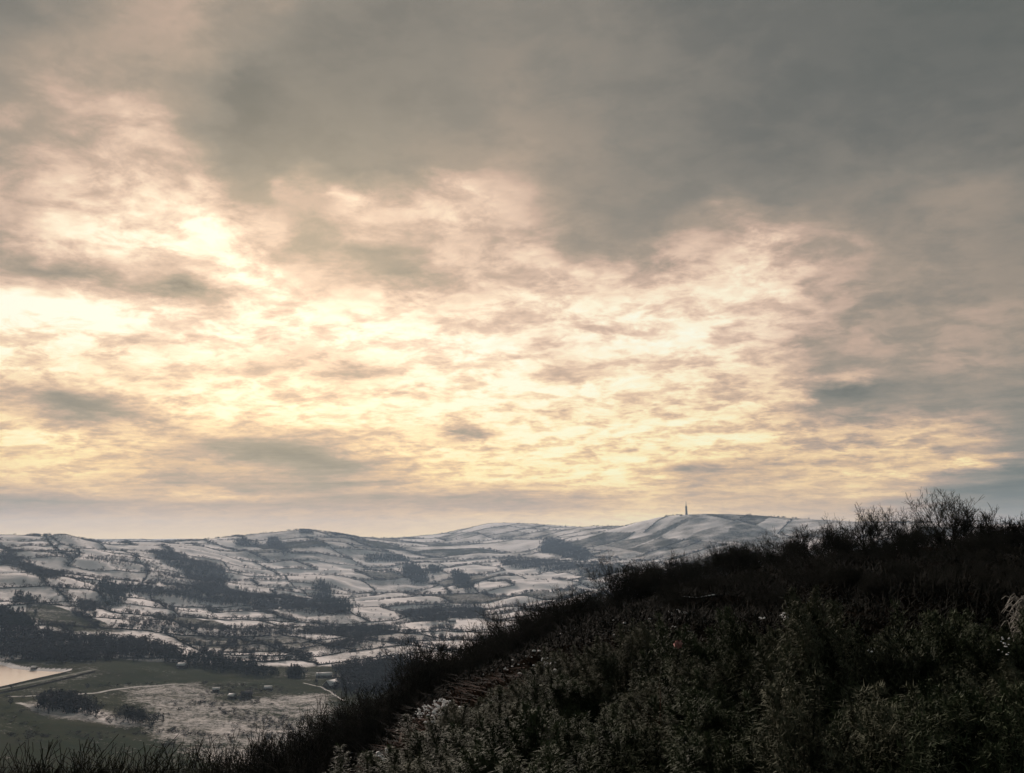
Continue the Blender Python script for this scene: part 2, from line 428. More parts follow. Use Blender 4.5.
def wall_run(P, h, w, name, label, cat):
    q = np.array(cp(*P)); S_ = []
    for i in range(len(q) - 1):
        n_ = max(3, int(np.hypot(*(q[i+1] - q[i])) / 4)); S_ += [q[i] + (q[i+1] - q[i]) * t for t in np.linspace(0, 1, n_)[:-1]]
    S_ = np.array(S_); D_ = np.gradient(S_, axis=0); D_ /= np.linalg.norm(D_, axis=1, keepdims=True); N_ = np.stack([-D_[:, 1], D_[:, 0]], 1) * w / 2
    z_ = gz(S_[:, 0], S_[:, 1]); hv = h * (1 + .08 * np.sin(np.arange(len(S_)) * 1.7))
    Vw = np.stack([np.column_stack([S_ + N_, z_ - .3]), np.column_stack([S_ + N_ * .8, z_ + hv]), np.column_stack([S_ - N_ * .8, z_ + hv]), np.column_stack([S_ - N_, z_ - .3])], 1).reshape(-1, 3)
    kk = np.arange(len(S_) - 1) * 4; Fw = np.concatenate([np.stack([kk + j, kk + j + 1, kk + j + 5, kk + j + 4], 1) for j in range(3)])
    tag(link(name, mesh(name, Vw, [Fw], M['stone'])), label, cat)
lm = mesh('water', [[p[0], p[1], LAKE_Z] for p in lake], [np.arange(len(lake))[None, :]], m)
tag(link('water', lm), kind='structure')
cp = lambda *P: [cast(a, b_)[:2] for a, b_ in P]
wall_run([(-60,704),(0,693.5),(30,687.5),(60,680.5),(97,671.5)], 1.9, .8, 'stone_wall', 'long dark stone wall along the near side of the reservoir dam', 'wall')
wall_run([(66,673),(30,680.8),(0,688),(-50,699)], 1.0, .8, 'stone_wall', 'low stone parapet at the edge of the reservoir ice', 'wall')
me, damS = ribbon(cp((-90,706),(0,689.5),(30,683),(60,677),(95,669.5),(103,668)), 7, .06, 'path', M['dam_top'])
tag(link('path', me), kind='structure')
for P, w in (([(0,696.5),(40,696.5),(80,695),(120,689),(150,685),(195,684.5)], 4.5), ([(300,682),(318,686),(335,695),(345,702)], 3), ([(15,702),(35,711),(75,716),(100,721),(138,727)], 6)):
    me, _ = ribbon(cp(*P), w, .06, 'path', M['path']); tag(link('path', me), kind='structure')

# ------------------------------------------------------------------ far tree shapes
def far_tree_mesh(kind, g, h=1.0, n=46):
    """unit-height tree; returns verts and face arrays"""
    if kind == 'conifer':
        t = g.uniform(.08, 1, n) ** .8; rad = (1.05 - t) * .27
        a = g.uniform(0, 6.28, n); P = np.stack([np.cos(a) * rad * g.uniform(.3, 1, n), np.sin(a) * rad * g.uniform(.3, 1, n), t], 1)
        return merge(tubes([[0, 0, 0]], [[0, 0, .95]], [.02], [.005]), tris(P, g.uniform(.05, .11, n), g=g))
    c = np.array([0, 0, .62]); D = g.normal(size=(n, 3)); D /= np.linalg.norm(D, axis=1, keepdims=True)
    P = c + D * np.array([.36, .36, .34]) * (g.uniform(.3, 1, n) ** .6)[:, None]
    nb = 16; j = g.choice(n, nb)
    st = np.column_stack([np.zeros(nb), np.zeros(nb), g.uniform(.18, .42, nb)])
    return merge(tubes([[0, 0, 0]], [[0, 0, .45]], [.03], [.02]), tubes(st, P[j], [.012] * nb, [.006] * nb),
                 tris(P, g.uniform(.03, .085, n), 1.4, g))
def bake_many(templates, P, H, g, fat=1.0):
    """many trees in one soup"""
    Vs, T, Q, o = [], [], [], 0
    which = g.integers(0, len(templates), len(P))
    for k, (tv, tf) in enumerate(templates):
        idx = np.where(which == k)[0]
        if not len(idx): continue
        a = g.uniform(0, 6.28, len(idx)); ca, sa = np.cos(a)[:, None], np.sin(a)[:, None]
        h = H[idx][:, None]; wd = h * fat * g.uniform(.8, 1.3, (len(idx), 1))
        X = (tv[None, :, 0] * ca - tv[None, :, 1] * sa) * wd + P[idx, 0:1]
        Y = (tv[None, :, 0] * sa + tv[None, :, 1] * ca) * wd + P[idx, 1:2]
        Zz = tv[None, :, 2] * h + P[idx, 2:3] - .1
        Vs.append(np.stack([X, Y, Zz], -1).reshape(-1, 3)); off = (o + np.arange(len(idx)) * len(tv))
        for f in tf:
            (T if f.shape[1] == 3 else Q).append((f[None] + off[:, None, None]).reshape(-1, f.shape[1]))
        o += len(idx) * len(tv)
    fs = [np.concatenate(q) for q in (T, Q) if q]
    return np.concatenate(Vs), fs
TB = [far_tree_mesh('bare', np.random.default_rng(40 + i), n=48) for i in range(5)]
TC = [far_tree_mesh('conifer', np.random.default_rng(60 + i), n=44) for i in range(4)]

# woods traced on the hillsides: outline points lie on the ground
WOODS = [
 ('dark_wood', 'broad dark wood filling the slope behind the pale reservoir at the left edge', 'B', 13, 9,
   [(-40,634),(0,632),(30,636),(60,637),(110,640),(160,645),(180,655),(165,661),(120,657),(95,662),(60,663),(30,661),(8,658),(-40,654)]),
 ('dark_wood', 'small dark conifer block on the slope at the far left edge', 'C', 14, 9, [(-30,612),(0,612),(22,618),(34,626),(30,631),(0,632),(-30,632)]),
 ('hillside_wood', 'long dark wood running down the left slope from the edge towards the valley', 'B', 11, 9, [(-40,552),(0,555),(14,557),(30,563),(60,575),(60,581),(44,578),(20,567),(-40,562)]),
 ('hillside_wood', 'large dark wood in a hollow of the left snowy slope', 'B', 13, 10, [(150,552),(170,551),(188,559),(200,562),(222,567),(226,575),(222,590),(212,597),(196,592),(196,580),(180,570),(160,560)]),
 ('tree_belt', 'thin belt of trees above the small round field on the left slope', 'B', 9, 14, [(88,556),(120,556),(160,564),(158,569),(130,567),(100,563),(85,560)]),
 ('tree_belt', 'loose tree belt beside the dark hollow wood on the left slope', 'B', 9, 14, [(150,572),(175,572),(196,580),(197,592),(170,590),(150,582)]),
 ('valley_wood', 'wide dark wood lying across the middle of the valley floor', 'B', 13, 10, [(122,584),(160,590),(200,590),(250,592),(290,596),(312,604),(330,610),(345,611),(344,616),(300,612),(250,607),(200,602),(150,596),(120,590)]),
 ('copse', 'dark round copse beside the bright sloping field on the left', 'C', 13, 9, [(100,584),(112,584),(125,592),(122,608),(108,607),(99,598)]),
 ('copse', 'small pointed conifer clump above the green field on the left', 'C', 12, 9, [(14,594),(34,598),(36,604),(16,604)]),
 ('copse', 'rounded copse on the edge of the dark green field on the left', 'B', 12, 9, [(78,603),(92,602),(95,613),(80,614)]),
 ('valley_wood', 'dark wood running down between the two central snowy fields', 'C', 13, 10, [(316,580),(328,584),(334,600),(348,604),(350,615),(330,613),(316,604)]),
 ('conifer_wood', 'tall dark conifer clump standing in the middle of the snowy valley', 'C', 17, 10, [(404,565),(414,565),(426,575),(425,585),(414,583),(405,576)]),
 ('conifer_wood', 'small conifer clump right of the tall one in the middle valley', 'C', 14, 10, [(429,567),(440,568),(439,574),(428,573)]),
 ('conifer_wood', 'narrow conifer strip at the right of the middle valley fields', 'C', 14, 10, [(452,572),(466,576),(472,590),(466,592),(455,582)]),
 ('valley_wood', 'dark wood beside the bright fields left of the near ridge', 'B', 12, 10, [(402,612),(440,606),(448,612),(446,625),(424,622),(400,618)]),
 ('valley_wood', 'dark wood under the bright sloping field by the near ridge', 'B', 12, 10, [(455,607),(480,604),(482,616),(460,620),(448,616)]),
 ('tree_belt', 'straight dark plantation along the far side of the middle valley', 'C', 12, 10, [(366,556),(406,557),(405,562),(366,562)]),
 ('hilltop_wood', 'dark wood patch below the far hilltop left of centre', 'B', 12, 11, [(268,538),(276,538),(290,552),(284,556),(268,546)]),
 ('hilltop_wood', 'short dark tree block on the far slope left of centre', 'B', 12, 11, [(236,541),(258,542),(258,547),(236,546)]),
 ('distant_wood', 'hazy wood in the dip between the two far snowy hills', 'B', 13, 11, [(545,539),(560,540),(590,553),(585,561),(562,558),(540,552)]),
 ('distant_wood', 'hazy dark woodland strip at the foot of the tower hill', 'B', 12, 11, [(500,561),(540,560),(590,566),(620,570),(600,574),(540,569),(505,567)]),
 ('tree_belt', 'dark row of trees along the top of the dark green field in front', 'C', 12, 9, [(165,658),(180,656),(230,664),(275,672),(272,677),(230,672),(180,664),(165,662)]),
 ('copse', 'dark shrub copse beside the pale winding track near the reservoir', 'B', 12, 7, [(38,706),(50,702),(72,700),(84,706),(100,712),(94,716),(60,714),(40,712)]),
 ('copse', 'low dark scrub clump at the end of the pale winding track', 'B', 9, 7, [(118,716),(140,714),(154,722),(152,727),(130,723)]),
 ('copse', 'small dark conifer pair at the edge of the farm fields', 'C', 11, 6, [(288,672),(300,672),(302,678),(289,679)]),
 ('valley_wood', 'dark trees behind the barn at the foot of the near ridge', 'B', 12, 9, [(340,668),(372,664),(400,660),(420,664),(400,690),(360,696),(342,688)]),
 ('hilltop_clump', 'low round clump of trees on the far left hilltop', 'B', 9, 8, [(300,530),(312,530),(312,534),(300,534)]),
 ('hilltop_clump', 'flat topped clump of trees on the far hilltop left of the dip', 'B', 11, 8, [(333,532),(350,532),(357,536),(335,536)]),
 ('tree_belt', 'dark belt of trees across the valley above the pale field by the farm', 'B', 11, 10, [(322,650),(336,644),(360,641),(372,642),(356,648),(336,653)]),
 ('tree_belt', 'band of dark trees along the lower edge of the middle snowy fields', 'B', 11, 11, [(130,622),(200,626),(300,630),(380,628),(400,632),(380,636),(300,635),(200,632),(130,628)]),
 ('hilltop_wood', 'dark heather topped mound on the far left skyline', 'B', 4, 9, [(50,534),(62,533),(82,537),(78,541),(56,540)]),
]
wood_polys = []
def sample_poly(poly, spacing, g):
    lo, hi = poly.min(0), poly.max(0); gx = np.arange(lo[0], hi[0] + spacing, spacing); gy = np.arange(lo[1], hi[1] + spacing, spacing)
    X, Y = np.meshgrid(gx, gy); X = X.ravel() + g.uniform(-.5, .5, X.size) * spacing; Y = Y.ravel() + g.uniform(-.5, .5, Y.size) * spacing
    k = inside(poly, X, Y); return X[k], Y[k]
for nm, lab, kd, h, sp, pts in WOODS:
    g = np.random.default_rng(abs(hash(lab)) % 1000 if False else len(lab) * 7 + int(pts[0][0]) % 97)
    # only trust lines of sight that land on the hillside behind the near ridge
    W = np.array([cast(a, b_, 620)[:2] for a, b_ in pts])
    # keep depth reasonable
    wood_polys.append(W)
    X, Y = sample_poly(W, sp * .72, g)
    if len(X) > 4200: k = g.choice(len(X), 4200, False); X, Y = X[k], Y[k]
    if not len(X): X, Y = W[:, 0], W[:, 1]
    rm = math.hypot(X.mean(), Y.mean()); depth = np.hypot(X, Y)
    jit = g.normal(0, 1, (len(X), 2)) * np.where(g.random(len(X)) < .35, 13, 3)[:, None] * min(1.5, max(.4, math.sqrt(len(X)) / 18))
    X = X + jit[:, 0]; Y = Y + jit[:, 1]
    Zz = gz(X, Y); H = h * g.uniform(.6, 1.25, len(X))
    keep = ~inside(lake, X, Y); X, Y, Zz, H = X[keep], Y[keep], Zz[keep], H[keep]
    tmpl = TC + TB[:1] if kd == 'C' else TB + TC[:1]
    Vv, fs = bake_many(tmpl, np.column_stack([X, Y, Zz]), H, g, 1.25)
    o = link(nm, mesh(nm, Vv, fs, M['far_conifer'] if kd == 'C' else M['far_bare']))
    tag(o, lab, 'wood', kind='stuff')

def in_woods(x, y):
    x = np.atleast_1d(x).astype(float); y = np.atleast_1d(y).astype(float); c = np.zeros(x.shape, bool)
    for W in wood_polys: c |= inside(W, x, y)
    return c | inside(lake, x, y)

# hedgerows along the field edges
hg = np.random.default_rng(8)
HE = []
for (a, b_) in edges:
    n = max(3, int(math.hypot(b_[0]-a[0], b_[1]-a[1]) / 18)); t = np.linspace(0, 1, n)
    x, y = unwarp(a[0] + (b_[0]-a[0]) * t, a[1] + (b_[1]-a[1]) * t)
    r = np.hypot(x, y)
    if r.min() < 1280 or r.max() > 6800 or np.abs(np.arctan2(x, y)).max() > R(38): continue
    vis = visible(x, y, 3) & ~in_woods(x, y)
    qx, qy = proj(x.mean(), y.mean(), float(gz(x.mean(), y.mean())))
    if qx > 610 and r.mean() > 3400 and hg.random() < .55: continue
    if vis.mean() < .34: continue
    if hg.random() < .10: continue
    HE.append((float((np.hypot(np.diff(x), np.diff(y)).sum()) / r.mean()), x, y))
TRACED = [[(60,650),(110,654),(150,660)], [(222,652),(230,645),(238,640)],
          [(45,531),(52,545),(60,553),(72,559)], [(0,545),(12,553)], [(200,654),(260,656),(320,652)]]
for P in TRACED:
    q = np.array(cp(*P)); S = []
    for i in range(len(q) - 1):
        for t in np.linspace(0, 1, 8)[:-1]: S.append(q[i] + (q[i+1] - q[i]) * t)
    S = np.array(S); HE.append((9., S[:, 0], S[:, 1]))
HE.sort(key=lambda e: -e[0])
def hedge_mesh(x, y, g, dens=1.0):
    L_ = np.hypot(np.diff(x), np.diff(y)); tot = L_.sum(); s = np.concatenate([[0], np.cumsum(L_)])
    n = int(tot * 1.7 * dens) + 6; d = g.uniform(0, tot, n)
    r = math.hypot(x.mean(), y.mean())
    gap = np.sin(d / tot * g.uniform(3, 12) + g.uniform(0, 6)) + np.sin(d / 14. + g.uniform(0, 6)) * .8
    d = d[gap > -1.0 - 9 * dens]
    cx = np.interp(d, s, x) + g.normal(0, .7, len(d)); cy = np.interp(d, s, y) + g.normal(0, .7, len(d))
    hh = g.uniform(1.7, 3.6); z = gz(cx, cy) + g.uniform(.1, hh, len(d)) * g.choice([1, 1, 1.5, 2.2], len(d))
    V1 = tris(np.column_stack([cx, cy, z]), g.uniform(.8, 2.0, len(d)), g=g)
    # a few woody stems
    k = g.choice(len(d), max(2, len(d) // 8)); P0 = np.column_stack([cx[k], cy[k], gz(cx[k], cy[k]) - .1])
    P1 = P0 + np.column_stack([g.normal(0, .3, len(k)), g.normal(0, .3, len(k)), g.uniform(1.5, 3.4, len(k))])
    m_ = max(3, int(tot / 3)); dd = np.linspace(0, tot, m_); ax = np.interp(dd, s, x); ay = np.interp(dd, s, y); az_ = gz(ax, ay)
    tx = np.gradient(ax); ty = np.gradient(ay); ln = np.hypot(tx, ty) + 1e-6; nx, ny = -ty / ln, tx / ln
    top = hh * g.uniform(.45, .9, m_); wd = g.uniform(.4, 1.6, (2, m_))
    Vc = np.stack([np.column_stack([ax + nx * wd[0], ay + ny * wd[0], az_ - .2]), np.column_stack([ax + nx * wd[0] * .7, ay + ny * wd[0] * .7, az_ + top]),
                   np.column_stack([ax - nx * wd[1] * .7, ay - ny * wd[1] * .7, az_ + top * .95]), np.column_stack([ax - nx * wd[1], ay - ny * wd[1], az_ - .2])], 1).reshape(-1, 3)
    kk = np.arange(m_ - 1) * 4; Fc = np.concatenate([np.stack([kk + j, kk + j + 1, kk + j + 5, kk + j + 4], 1) for j in range(3)])
    return merge(V1, (Vc, Fc), tubes(P0, P1, [.14] * len(k), [.05] * len(k)))
def region(x, y):
    px, _ = proj(x, y, gz(x, y)); r = math.hypot(x, y)
    a = 'left' if px < 230 else 'middle' if px < 440 else 'right'
    d = 'lower' if r < 1750 else 'middle' if r < 2800 else 'far'
    return a, d
REG = {('left','lower'): 'among the lower fields at the left by the reservoir', ('middle','lower'): 'among the lower fields in the centre by the farm',
       ('right','lower'): 'among the lower fields beside the near ridge', ('left','middle'): 'halfway up the snowy slope at the left',
       ('middle','middle'): 'in the central snowy valley fields', ('right','middle'): 'in the valley fields near the right ridge',
       ('left','far'): 'high on the far snowy hill at the left', ('middle','far'): 'on the far slopes left of centre', ('right','far'): 'on the far slopes below the tower'}
for i, (sc_, x, y) in enumerate(HE[:285]):
    g = np.random.default_rng(500 + i); Vv, fs = hedge_mesh(x, y, g)
    k = region(x.mean(), y.mean())
    tag(link('hedgerow', mesh('hedgerow', Vv, fs, M['hedge'])), 'thin dark bare hedgerow edging fields ' + REG[k], 'hedge', 'dark hedgerows ' + REG[k])
P = [hedge_mesh(x, y, np.random.default_rng(900 + i), .7) for i, (sc_, x, y) in enumerate(HE[285:])]
if P:
    parts = []
    for Vv, fs in P:
        for f in fs: parts.append((Vv, f))
    Vv, fs = merge(*parts)
    tag(link('distant_hedges', mesh('distant_hedges', Vv, fs, M['hedge'])), 'short thin hedge lines on the farthest valley slopes', 'hedges', kind='stuff')

# single trees on the hedge lines
TP = []
for (sc_, x, y) in HE:
    L_ = np.hypot(np.diff(x), np.diff(y)).sum(); n = hg.poisson(L_ / 12 * (2.2 if hg.random() < .35 else .7))
    belt = hg.random() < .27 and L_ < 400
    if belt: n = int(L_ / 3.5)
    for _ in range(n):
        t = hg.uniform(0, len(x) - 1.001); i = int(t); f = t - i; w_ = 7 if belt else 1.5
        TP.append((x[i] + (x[i+1]-x[i]) * f + hg.normal(0, w_), y[i] + (y[i+1]-y[i]) * f + hg.normal(0, w_), hg.uniform(7, 13) if belt else hg.uniform(5, 14)))
# free-standing ones
for px, py, h in ((116,590,9),(87,690,8),(12,690,7),(66,572,9),(314,665,12),(355,660,9),(262,570,8),(182,575,7),(242,688,7),(10,706,8),(384,580,9),(365,618,12),(233,645,6),
                  (205,640,8),(275,640,9),(300,641,9),(395,650,9),(382,652,9),(220,668,10),(247,676,8),(372,655,7),(60,712,5),(27,741,5),(60,744,4),(100,741,5),(205,652,8),(192,640,7)):
    x, y, z = cast(px, py, 620); TP.append((x, y, h))
for k in range(600):
    px, py = hg.uniform(10, 600), hg.uniform(548, 655)
    x, y, z = cast(px, py, 620)
    if math.hypot(x, y) > 1300: TP.append((x, y, hg.uniform(5, 10)))
TP = np.array(TP); ok = visible(TP[:, 0], TP[:, 1], 6) & ~in_woods(TP[:, 0], TP[:, 1]); TP = TP[ok]
show = TP[:, 2] / np.hypot(TP[:, 0], TP[:, 1]); TP = TP[np.argsort(-show)]
bare_far = [mesh('bare_tree', *far_tree_mesh('bare', np.random.default_rng([80, 81, 82, 83, 84, 85, 86, 97][i]), n=80), M['far_bare']) for i in range(8)]
for i, (x, y, h) in enumerate(TP[:290]):
    k = region(x, y)
    o = link('bare_tree', bare_far[i % 8], None, (x, y, float(gz(x, y)) - .2), hg.uniform(0, 6.28), (h * hg.uniform(.9, 1.3), h * hg.uniform(.9, 1.3), h))
    tag(o, 'small dark bare tree standing ' + REG[k], 'tree', 'bare trees ' + REG[k])
rest = TP[290:9000]
Vv, fs = bake_many(TB, np.column_stack([rest[:, 0], rest[:, 1], gz(rest[:, 0], rest[:, 1])]), rest[:, 2], hg, 1.35)
tag(link('distant_trees', mesh('distant_trees', Vv, fs, M['far_bare'])), 'countless tiny hedgerow trees dotting the farther valley fields', 'trees', kind='stuff')
print('hedges', len(HE), 'trees', len(TP))

mg = np.random.default_rng(71); SP = []
for P_, spr, n_ in (([(100,686),(130,684),(160,684),(200,683),(225,687),(260,689),(290,692)], 1.2, 60), ([(-20,697),(30,697),(60,696)], 1., 26), ([(195,700),(215,708),(240,714),(290,722),(330,727)], 3.2, 150),
                    ([(205,694),(240,700),(262,704)], 3.5, 70), ([(10,737),(40,737),(100,735),(150,733)], 2.2, 60), ([(150,728),(190,733),(235,740)], 2., 80), ([(150,716),(180,706),(200,702)], 3.5, 45), ([(240,720),(300,738)], 7, 120),
                    ([(160,744),(235,750),(320,756)], 3, 60), ([(0,716),(40,727)], 4, 12), ([(88,712),(125,722)], 3, 46), ([(225,690),(290,690)], 2.2, 50)):
    P_ = np.array(P_, float)
    for _ in range(n_):
        t = mg.uniform(0, len(P_) - 1.001); i_ = int(t); q = P_[i_] + (P_[i_+1] - P_[i_]) * (t - i_) + mg.normal(0, 1, 2) * [spr * 1.5, spr]
        x, y, z = cast(q[0], q[1], 620); SP.append((x, y, z, mg.uniform(1.2, 4.2) * mg.choice([1, 1, .6])))
SP = np.array(SP); Vv, fs = bake_many(TB, SP[:, :3] - [0, 0, .5], SP[:, 3], mg, 2.3)
tag(link('scrub', mesh('scrub', Vv, fs, M['far_bare'])), 'low dark scrub clumps scattered over the speckled marsh and field edges', 'scrub', kind='stuff')
# ------------------------------------------------------------------ buildings
def house(px, py, w, d, h, rz, label, name='farmhouse', cat='house', wallm='stone', roofm='snow_roof', chim=1, at=None, rise=None):
    x, y, z = cast(px, py, 620)
    t = thing(name, label, cat, (x, y, z - .3), rz)
    rise = rise or d * .36
    # gabled walls
    V = np.array([[-w/2,-d/2,0],[w/2,-d/2,0],[w/2,d/2,0],[-w/2,d/2,0],[-w/2,-d/2,h],[w/2,-d/2,h],[w/2,d/2,h],[-w/2,d/2,h],[-w/2,0,h+rise],[w/2,0,h+rise]], float)
    link('wall', mesh('wall', V, [np.array([[0,1,5,4],[2,3,7,6]]), np.array([[1,2,6,9,5],[3,0,4,8,7]])], M[wallm]), t)
    o = .4; th = .3; Vr = []
    for xx in (-w/2 - o, w/2 + o):
        for yy, zz in ((-d/2 - o, h - o * rise / (d/2)), (0, h + rise), (d/2 + o, h - o * rise / (d/2))):
            Vr += [[xx, yy, zz + .03], [xx, yy, zz + th]]
    q = [[1,3,9,7],[3,5,11,9],[0,6,8,2],[2,8,10,4],[0,1,7,6],[4,10,11,5],[0,2,3,1],[2,4,5,3],[6,7,9,8],[8,9,11,10]]
    rf = link('roof', mesh('roof', Vr, [np.array(q)], M[roofm]), t)
    for k in range(chim):
        cx = (-1) ** k * (w/2 - .7); Vc, fc = box(cx-.5, cx+.5, -.4, .4, h+rise-.8, h+rise+1.6); V2, f2 = box(cx-.6, cx+.6, -.5, .5, h+rise+1.603, h+rise+1.8)
        link('chimney', mesh('chimney', *merge((Vc, fc), (V2, f2)), M['stone']), rf)
    n = max(2, int(w / 4)); door_at = n // 2
    for lv in range(2 if h > 4 else 1):
        for k in range(n):
            cx = -w/2 + w * (k + .5) / n
            if lv == 0 and k == door_at:
                dd = link('door', mesh('door', *merge(box(cx-.55, cx+.55, -d/2-.08, -d/2-.005, 0.05, 2.1)), M['wood_door']), t)
                link('handle', mesh('handle', *merge(box(cx+.35, cx+.45, -d/2-.14, -d/2-.083, 1.0, 1.08)), M['metal']), dd); continue
            z0 = 1.0 + lv * 2.6
            fr = link('window', mesh('window', *merge(box(cx-.6, cx+.6, -d/2-.07, -d/2-.004, z0, z0+.1), box(cx-.6, cx+.6, -d/2-.07, -d/2-.004, z0+1.1, z0+1.2),
                 box(cx-.6, cx-.5, -d/2-.07, -d/2-.004, z0+.103, z0+1.097), box(cx+.5, cx+.6, -d/2-.07, -d/2-.004, z0+.103, z0+1.097), box(cx-.04, cx+.04, -d/2-.06, -d/2-.004, z0+.103, z0+1.097)), M['whitewash']), t)
            link('pane', mesh('pane', *merge(box(cx-.497, cx+.497, -d/2-.03, -d/2-.006, z0+.105, z0+1.095)), M['glass']), fr)
    return t
house(331, 687, 17, 13, 3.6, R(58), 'large barn with snowy roof at the foot of the near ridge', 'barn', 'barn', chim=0, rise=5.5)
house(324, 677, 22, 9, 3.4, R(8), 'long low snow roofed farm building just behind the large barn', 'farm_building', 'farm building', chim=0)
house(350, 687, 10, 7, 3, R(-10), 'small snow roofed shed right of the large barn', 'shed', 'shed', chim=0)
house(246, 697, 12, 7, 4.6, R(35), 'dark roofed farmhouse with a chimney above the speckled marsh', 'farmhouse', 'house', roofm='slate', chim=2)
house(232, 698, 8, 6, 3, R(-20), 'small snow roofed outbuilding left of the marsh farmhouse', 'outbuilding', 'outbuilding', chim=0)
house(268, 690, 9, 6, 3, R(5), 'little snowy roofed outbuilding right of the marsh farmhouse', 'outbuilding', 'outbuilding', chim=0)
house(216, 691, 8, 5, 2.6, R(15), 'tiny snow roofed hut left of the farm hedge', 'hut', 'hut', chim=0)
house(202, 598, 16, 9, 5.4, R(30), 'white gabled house against the valley wood', 'house', 'house', wallm='whitewash')
house(281, 610, 12, 8, 5, R(-15), 'small white house below the wide valley wood', 'house', 'house', wallm='whitewash')
house(568, 566, 30, 14, 5, R(4), 'long dark farm shed at the foot of the far hill, left of a pair', 'farm_building', 'farm building', roofm='slate', chim=0)
house(582, 566, 26, 14, 5, R(-6), 'dark farm shed at the foot of the far hill, right of a pair', 'farm_building', 'farm building', roofm='slate', chim=0)
house(237, 588, 12, 8, 5, R(20), 'tiny pale cottage beside the dark hollow wood', 'cottage', 'house', wallm='whitewash')
house(441, 626, 14, 9, 5, R(-12), 'pale farmhouse among trees left of the near ridge', 'farmhouse', 'house', wallm='whitewash', chim=2)
house(452, 622, 18, 9, 4, R(15), 'snow roofed barn beside the pale farmhouse left of the near ridge', 'barn', 'barn', chim=0)
house(320, 624, 13, 8, 5, R(10), 'small stone cottage in the middle of the valley floor', 'cottage', 'house')
house(182, 668, 12, 8, 4.6, R(-10), 'small snowy roofed farmhouse behind the dark green field', 'farmhouse', 'house')
house(34, 669, 7, 4, 2.6, R(-5), 'small snow topped boathouse on the far shore of the reservoir', 'boathouse', 'boathouse', chim=0)
house(72, 712, 9, 6, 2.8, R(12), 'low snow roofed shed half hidden in the copse by the track', 'shed', 'shed', chim=0)

# hilltop tower
x, y, z = cast(686.5, 514.5, 620)
t = thing('communication_tower', 'tall slender concrete tower standing alone on the right hilltop', 'tower', (x, y, z - 1))
link('shaft', mesh('shaft', *merge(lathe([(0, 8.2), (4, 6.6), (25, 6.0), (40, 5.4), (41, 6.0), (44, 6.0), (45, 3.9), (52, 3.6), (53, 0.1)])), M['concrete'], True), t)
pl = link('platform', mesh('platform', *merge(lathe([(45.2, 3.8), (45.3, 6.4), (46.0, 6.4), (46.1, 3.8)]), lathe([(50.2, 3.5), (50.3, 5.0), (50.9, 5.0), (51, 3.5)])), M['concrete']), t)
for a in (20, 110, 200, 290):
    Vd, fd = lathe([(0, .1), (.25, 1.0), (.6, 1.5), (.65, 1.5), (.5, .2)], 12); Vd = Vd[:, [2, 0, 1]] + [5.7, 0, 48]
    c, s = math.cos(R(a)), math.sin(R(a)); Vd = np.stack([Vd[:, 0]*c - Vd[:, 1]*s, Vd[:, 0]*s + Vd[:, 1]*c, Vd[:, 2]], 1)
    link('dish', mesh('dish', Vd, [fd], M['metal']), pl)
link('mast', mesh('mast', *merge(lathe([(52.8, 2.2), (60, 2.0), (68, 1.3), (78, .7), (78.1, .05)], 8)), M['metal']), t)
x2, y2, z2 = cast(682, 515, 620)
house(681, 515.5, 14, 8, 4, 0, 'low equipment hut at the foot of the hilltop tower', 'equipment_hut', 'hut', wallm='concrete', roofm='slate', chim=0)
# small mast on the left hill
x, y, z = cast(116, 536, 620)
t = thing('radio_mast', 'thin lattice radio mast on the far left skyline', 'mast', (x, y, z - .3))
P0, P1 = [], []
for k in range(6):
    for a in range(3):
        c = lambda aa, hh: [1.1 * (1 - hh / 22) * math.cos(aa * 2.094), 1.1 * (1 - hh / 22) * math.sin(aa * 2.094), hh]
        P0 += [c(a, k * 3), c(a, k * 3)]; P1 += [c(a, k * 3 + 3), c(a + 1, k * 3 + 3)]
link('lattice', mesh('lattice', *merge(tubes(P0, P1, [.18] * len(P0), [.18] * len(P0))), M['metal']), t)
link('antenna', mesh('antenna', *merge(tubes([[0, 0, 18]], [[0, 0, 24]], [.15], [.08])), M['metal']), t)

# ------------------------------------------------------------------ near bare trees and shrubs
def grow(g, height, stems=3, spread=.5, levels=5, r0=.05, kids=(2, 4), upright=.25):
    """returns segments: start, end, radii, level"""
    S = []
    def br(p, d, ln, r, lv):
        n = 3 if lv < 2 else 2
        for k in range(n):
            d2 = d + g.normal(0, .17 + .03 * lv, 3); d2[2] += upright * .25; d2 /= np.linalg.norm(d2)
            q = p + d2 * ln / n; r1 = r * (.86 if lv < levels else .6)
            S.append((p, q, r, r1, lv)); p, d, r = q, d2, r1
            if lv < levels and (k > 0 or lv > 0) and g.random() < .8:
                a, b_ = frame_of(d[None])
                for _ in range(1 if lv < 2 else g.integers(1, 3)):
                    t = g.uniform(0, 6.28); s = g.uniform(.5, .95)
                    nd = d * math.cos(s) + (a[0] * math.cos(t) + b_[0] * math.sin(t)) * math.sin(s); nd[2] += upright
                    br(p, nd / np.linalg.norm(nd), ln * g.uniform(.5, .75), r * .62, lv + 1)
        if lv < levels:
            for _ in range(g.integers(*kids)):
                nd = d + g.normal(0, .38, 3); nd[2] += upright; nd /= np.linalg.norm(nd)
                br(p, nd, ln * g.uniform(.6, .85), r * .72, lv + 1)
    for s in range(stems):
        a = g.uniform(0, 6.28); d = np.array([math.cos(a) * spread * g.uniform(.4, 1), math.sin(a) * spread * g.uniform(.4, 1), 1.]); d /= np.linalg.norm(d)
        br(np.array([math.cos(a) * .12, math.sin(a) * .12, -.15]), d, height * .36 * g.uniform(.8, 1.1), r0 * g.uniform(.7, 1), 0)
    top = max(s[1][2] for s in S); k = height / top
    return [(p * k, q * k, a, b_, l) for p, q, a, b_, l in S]
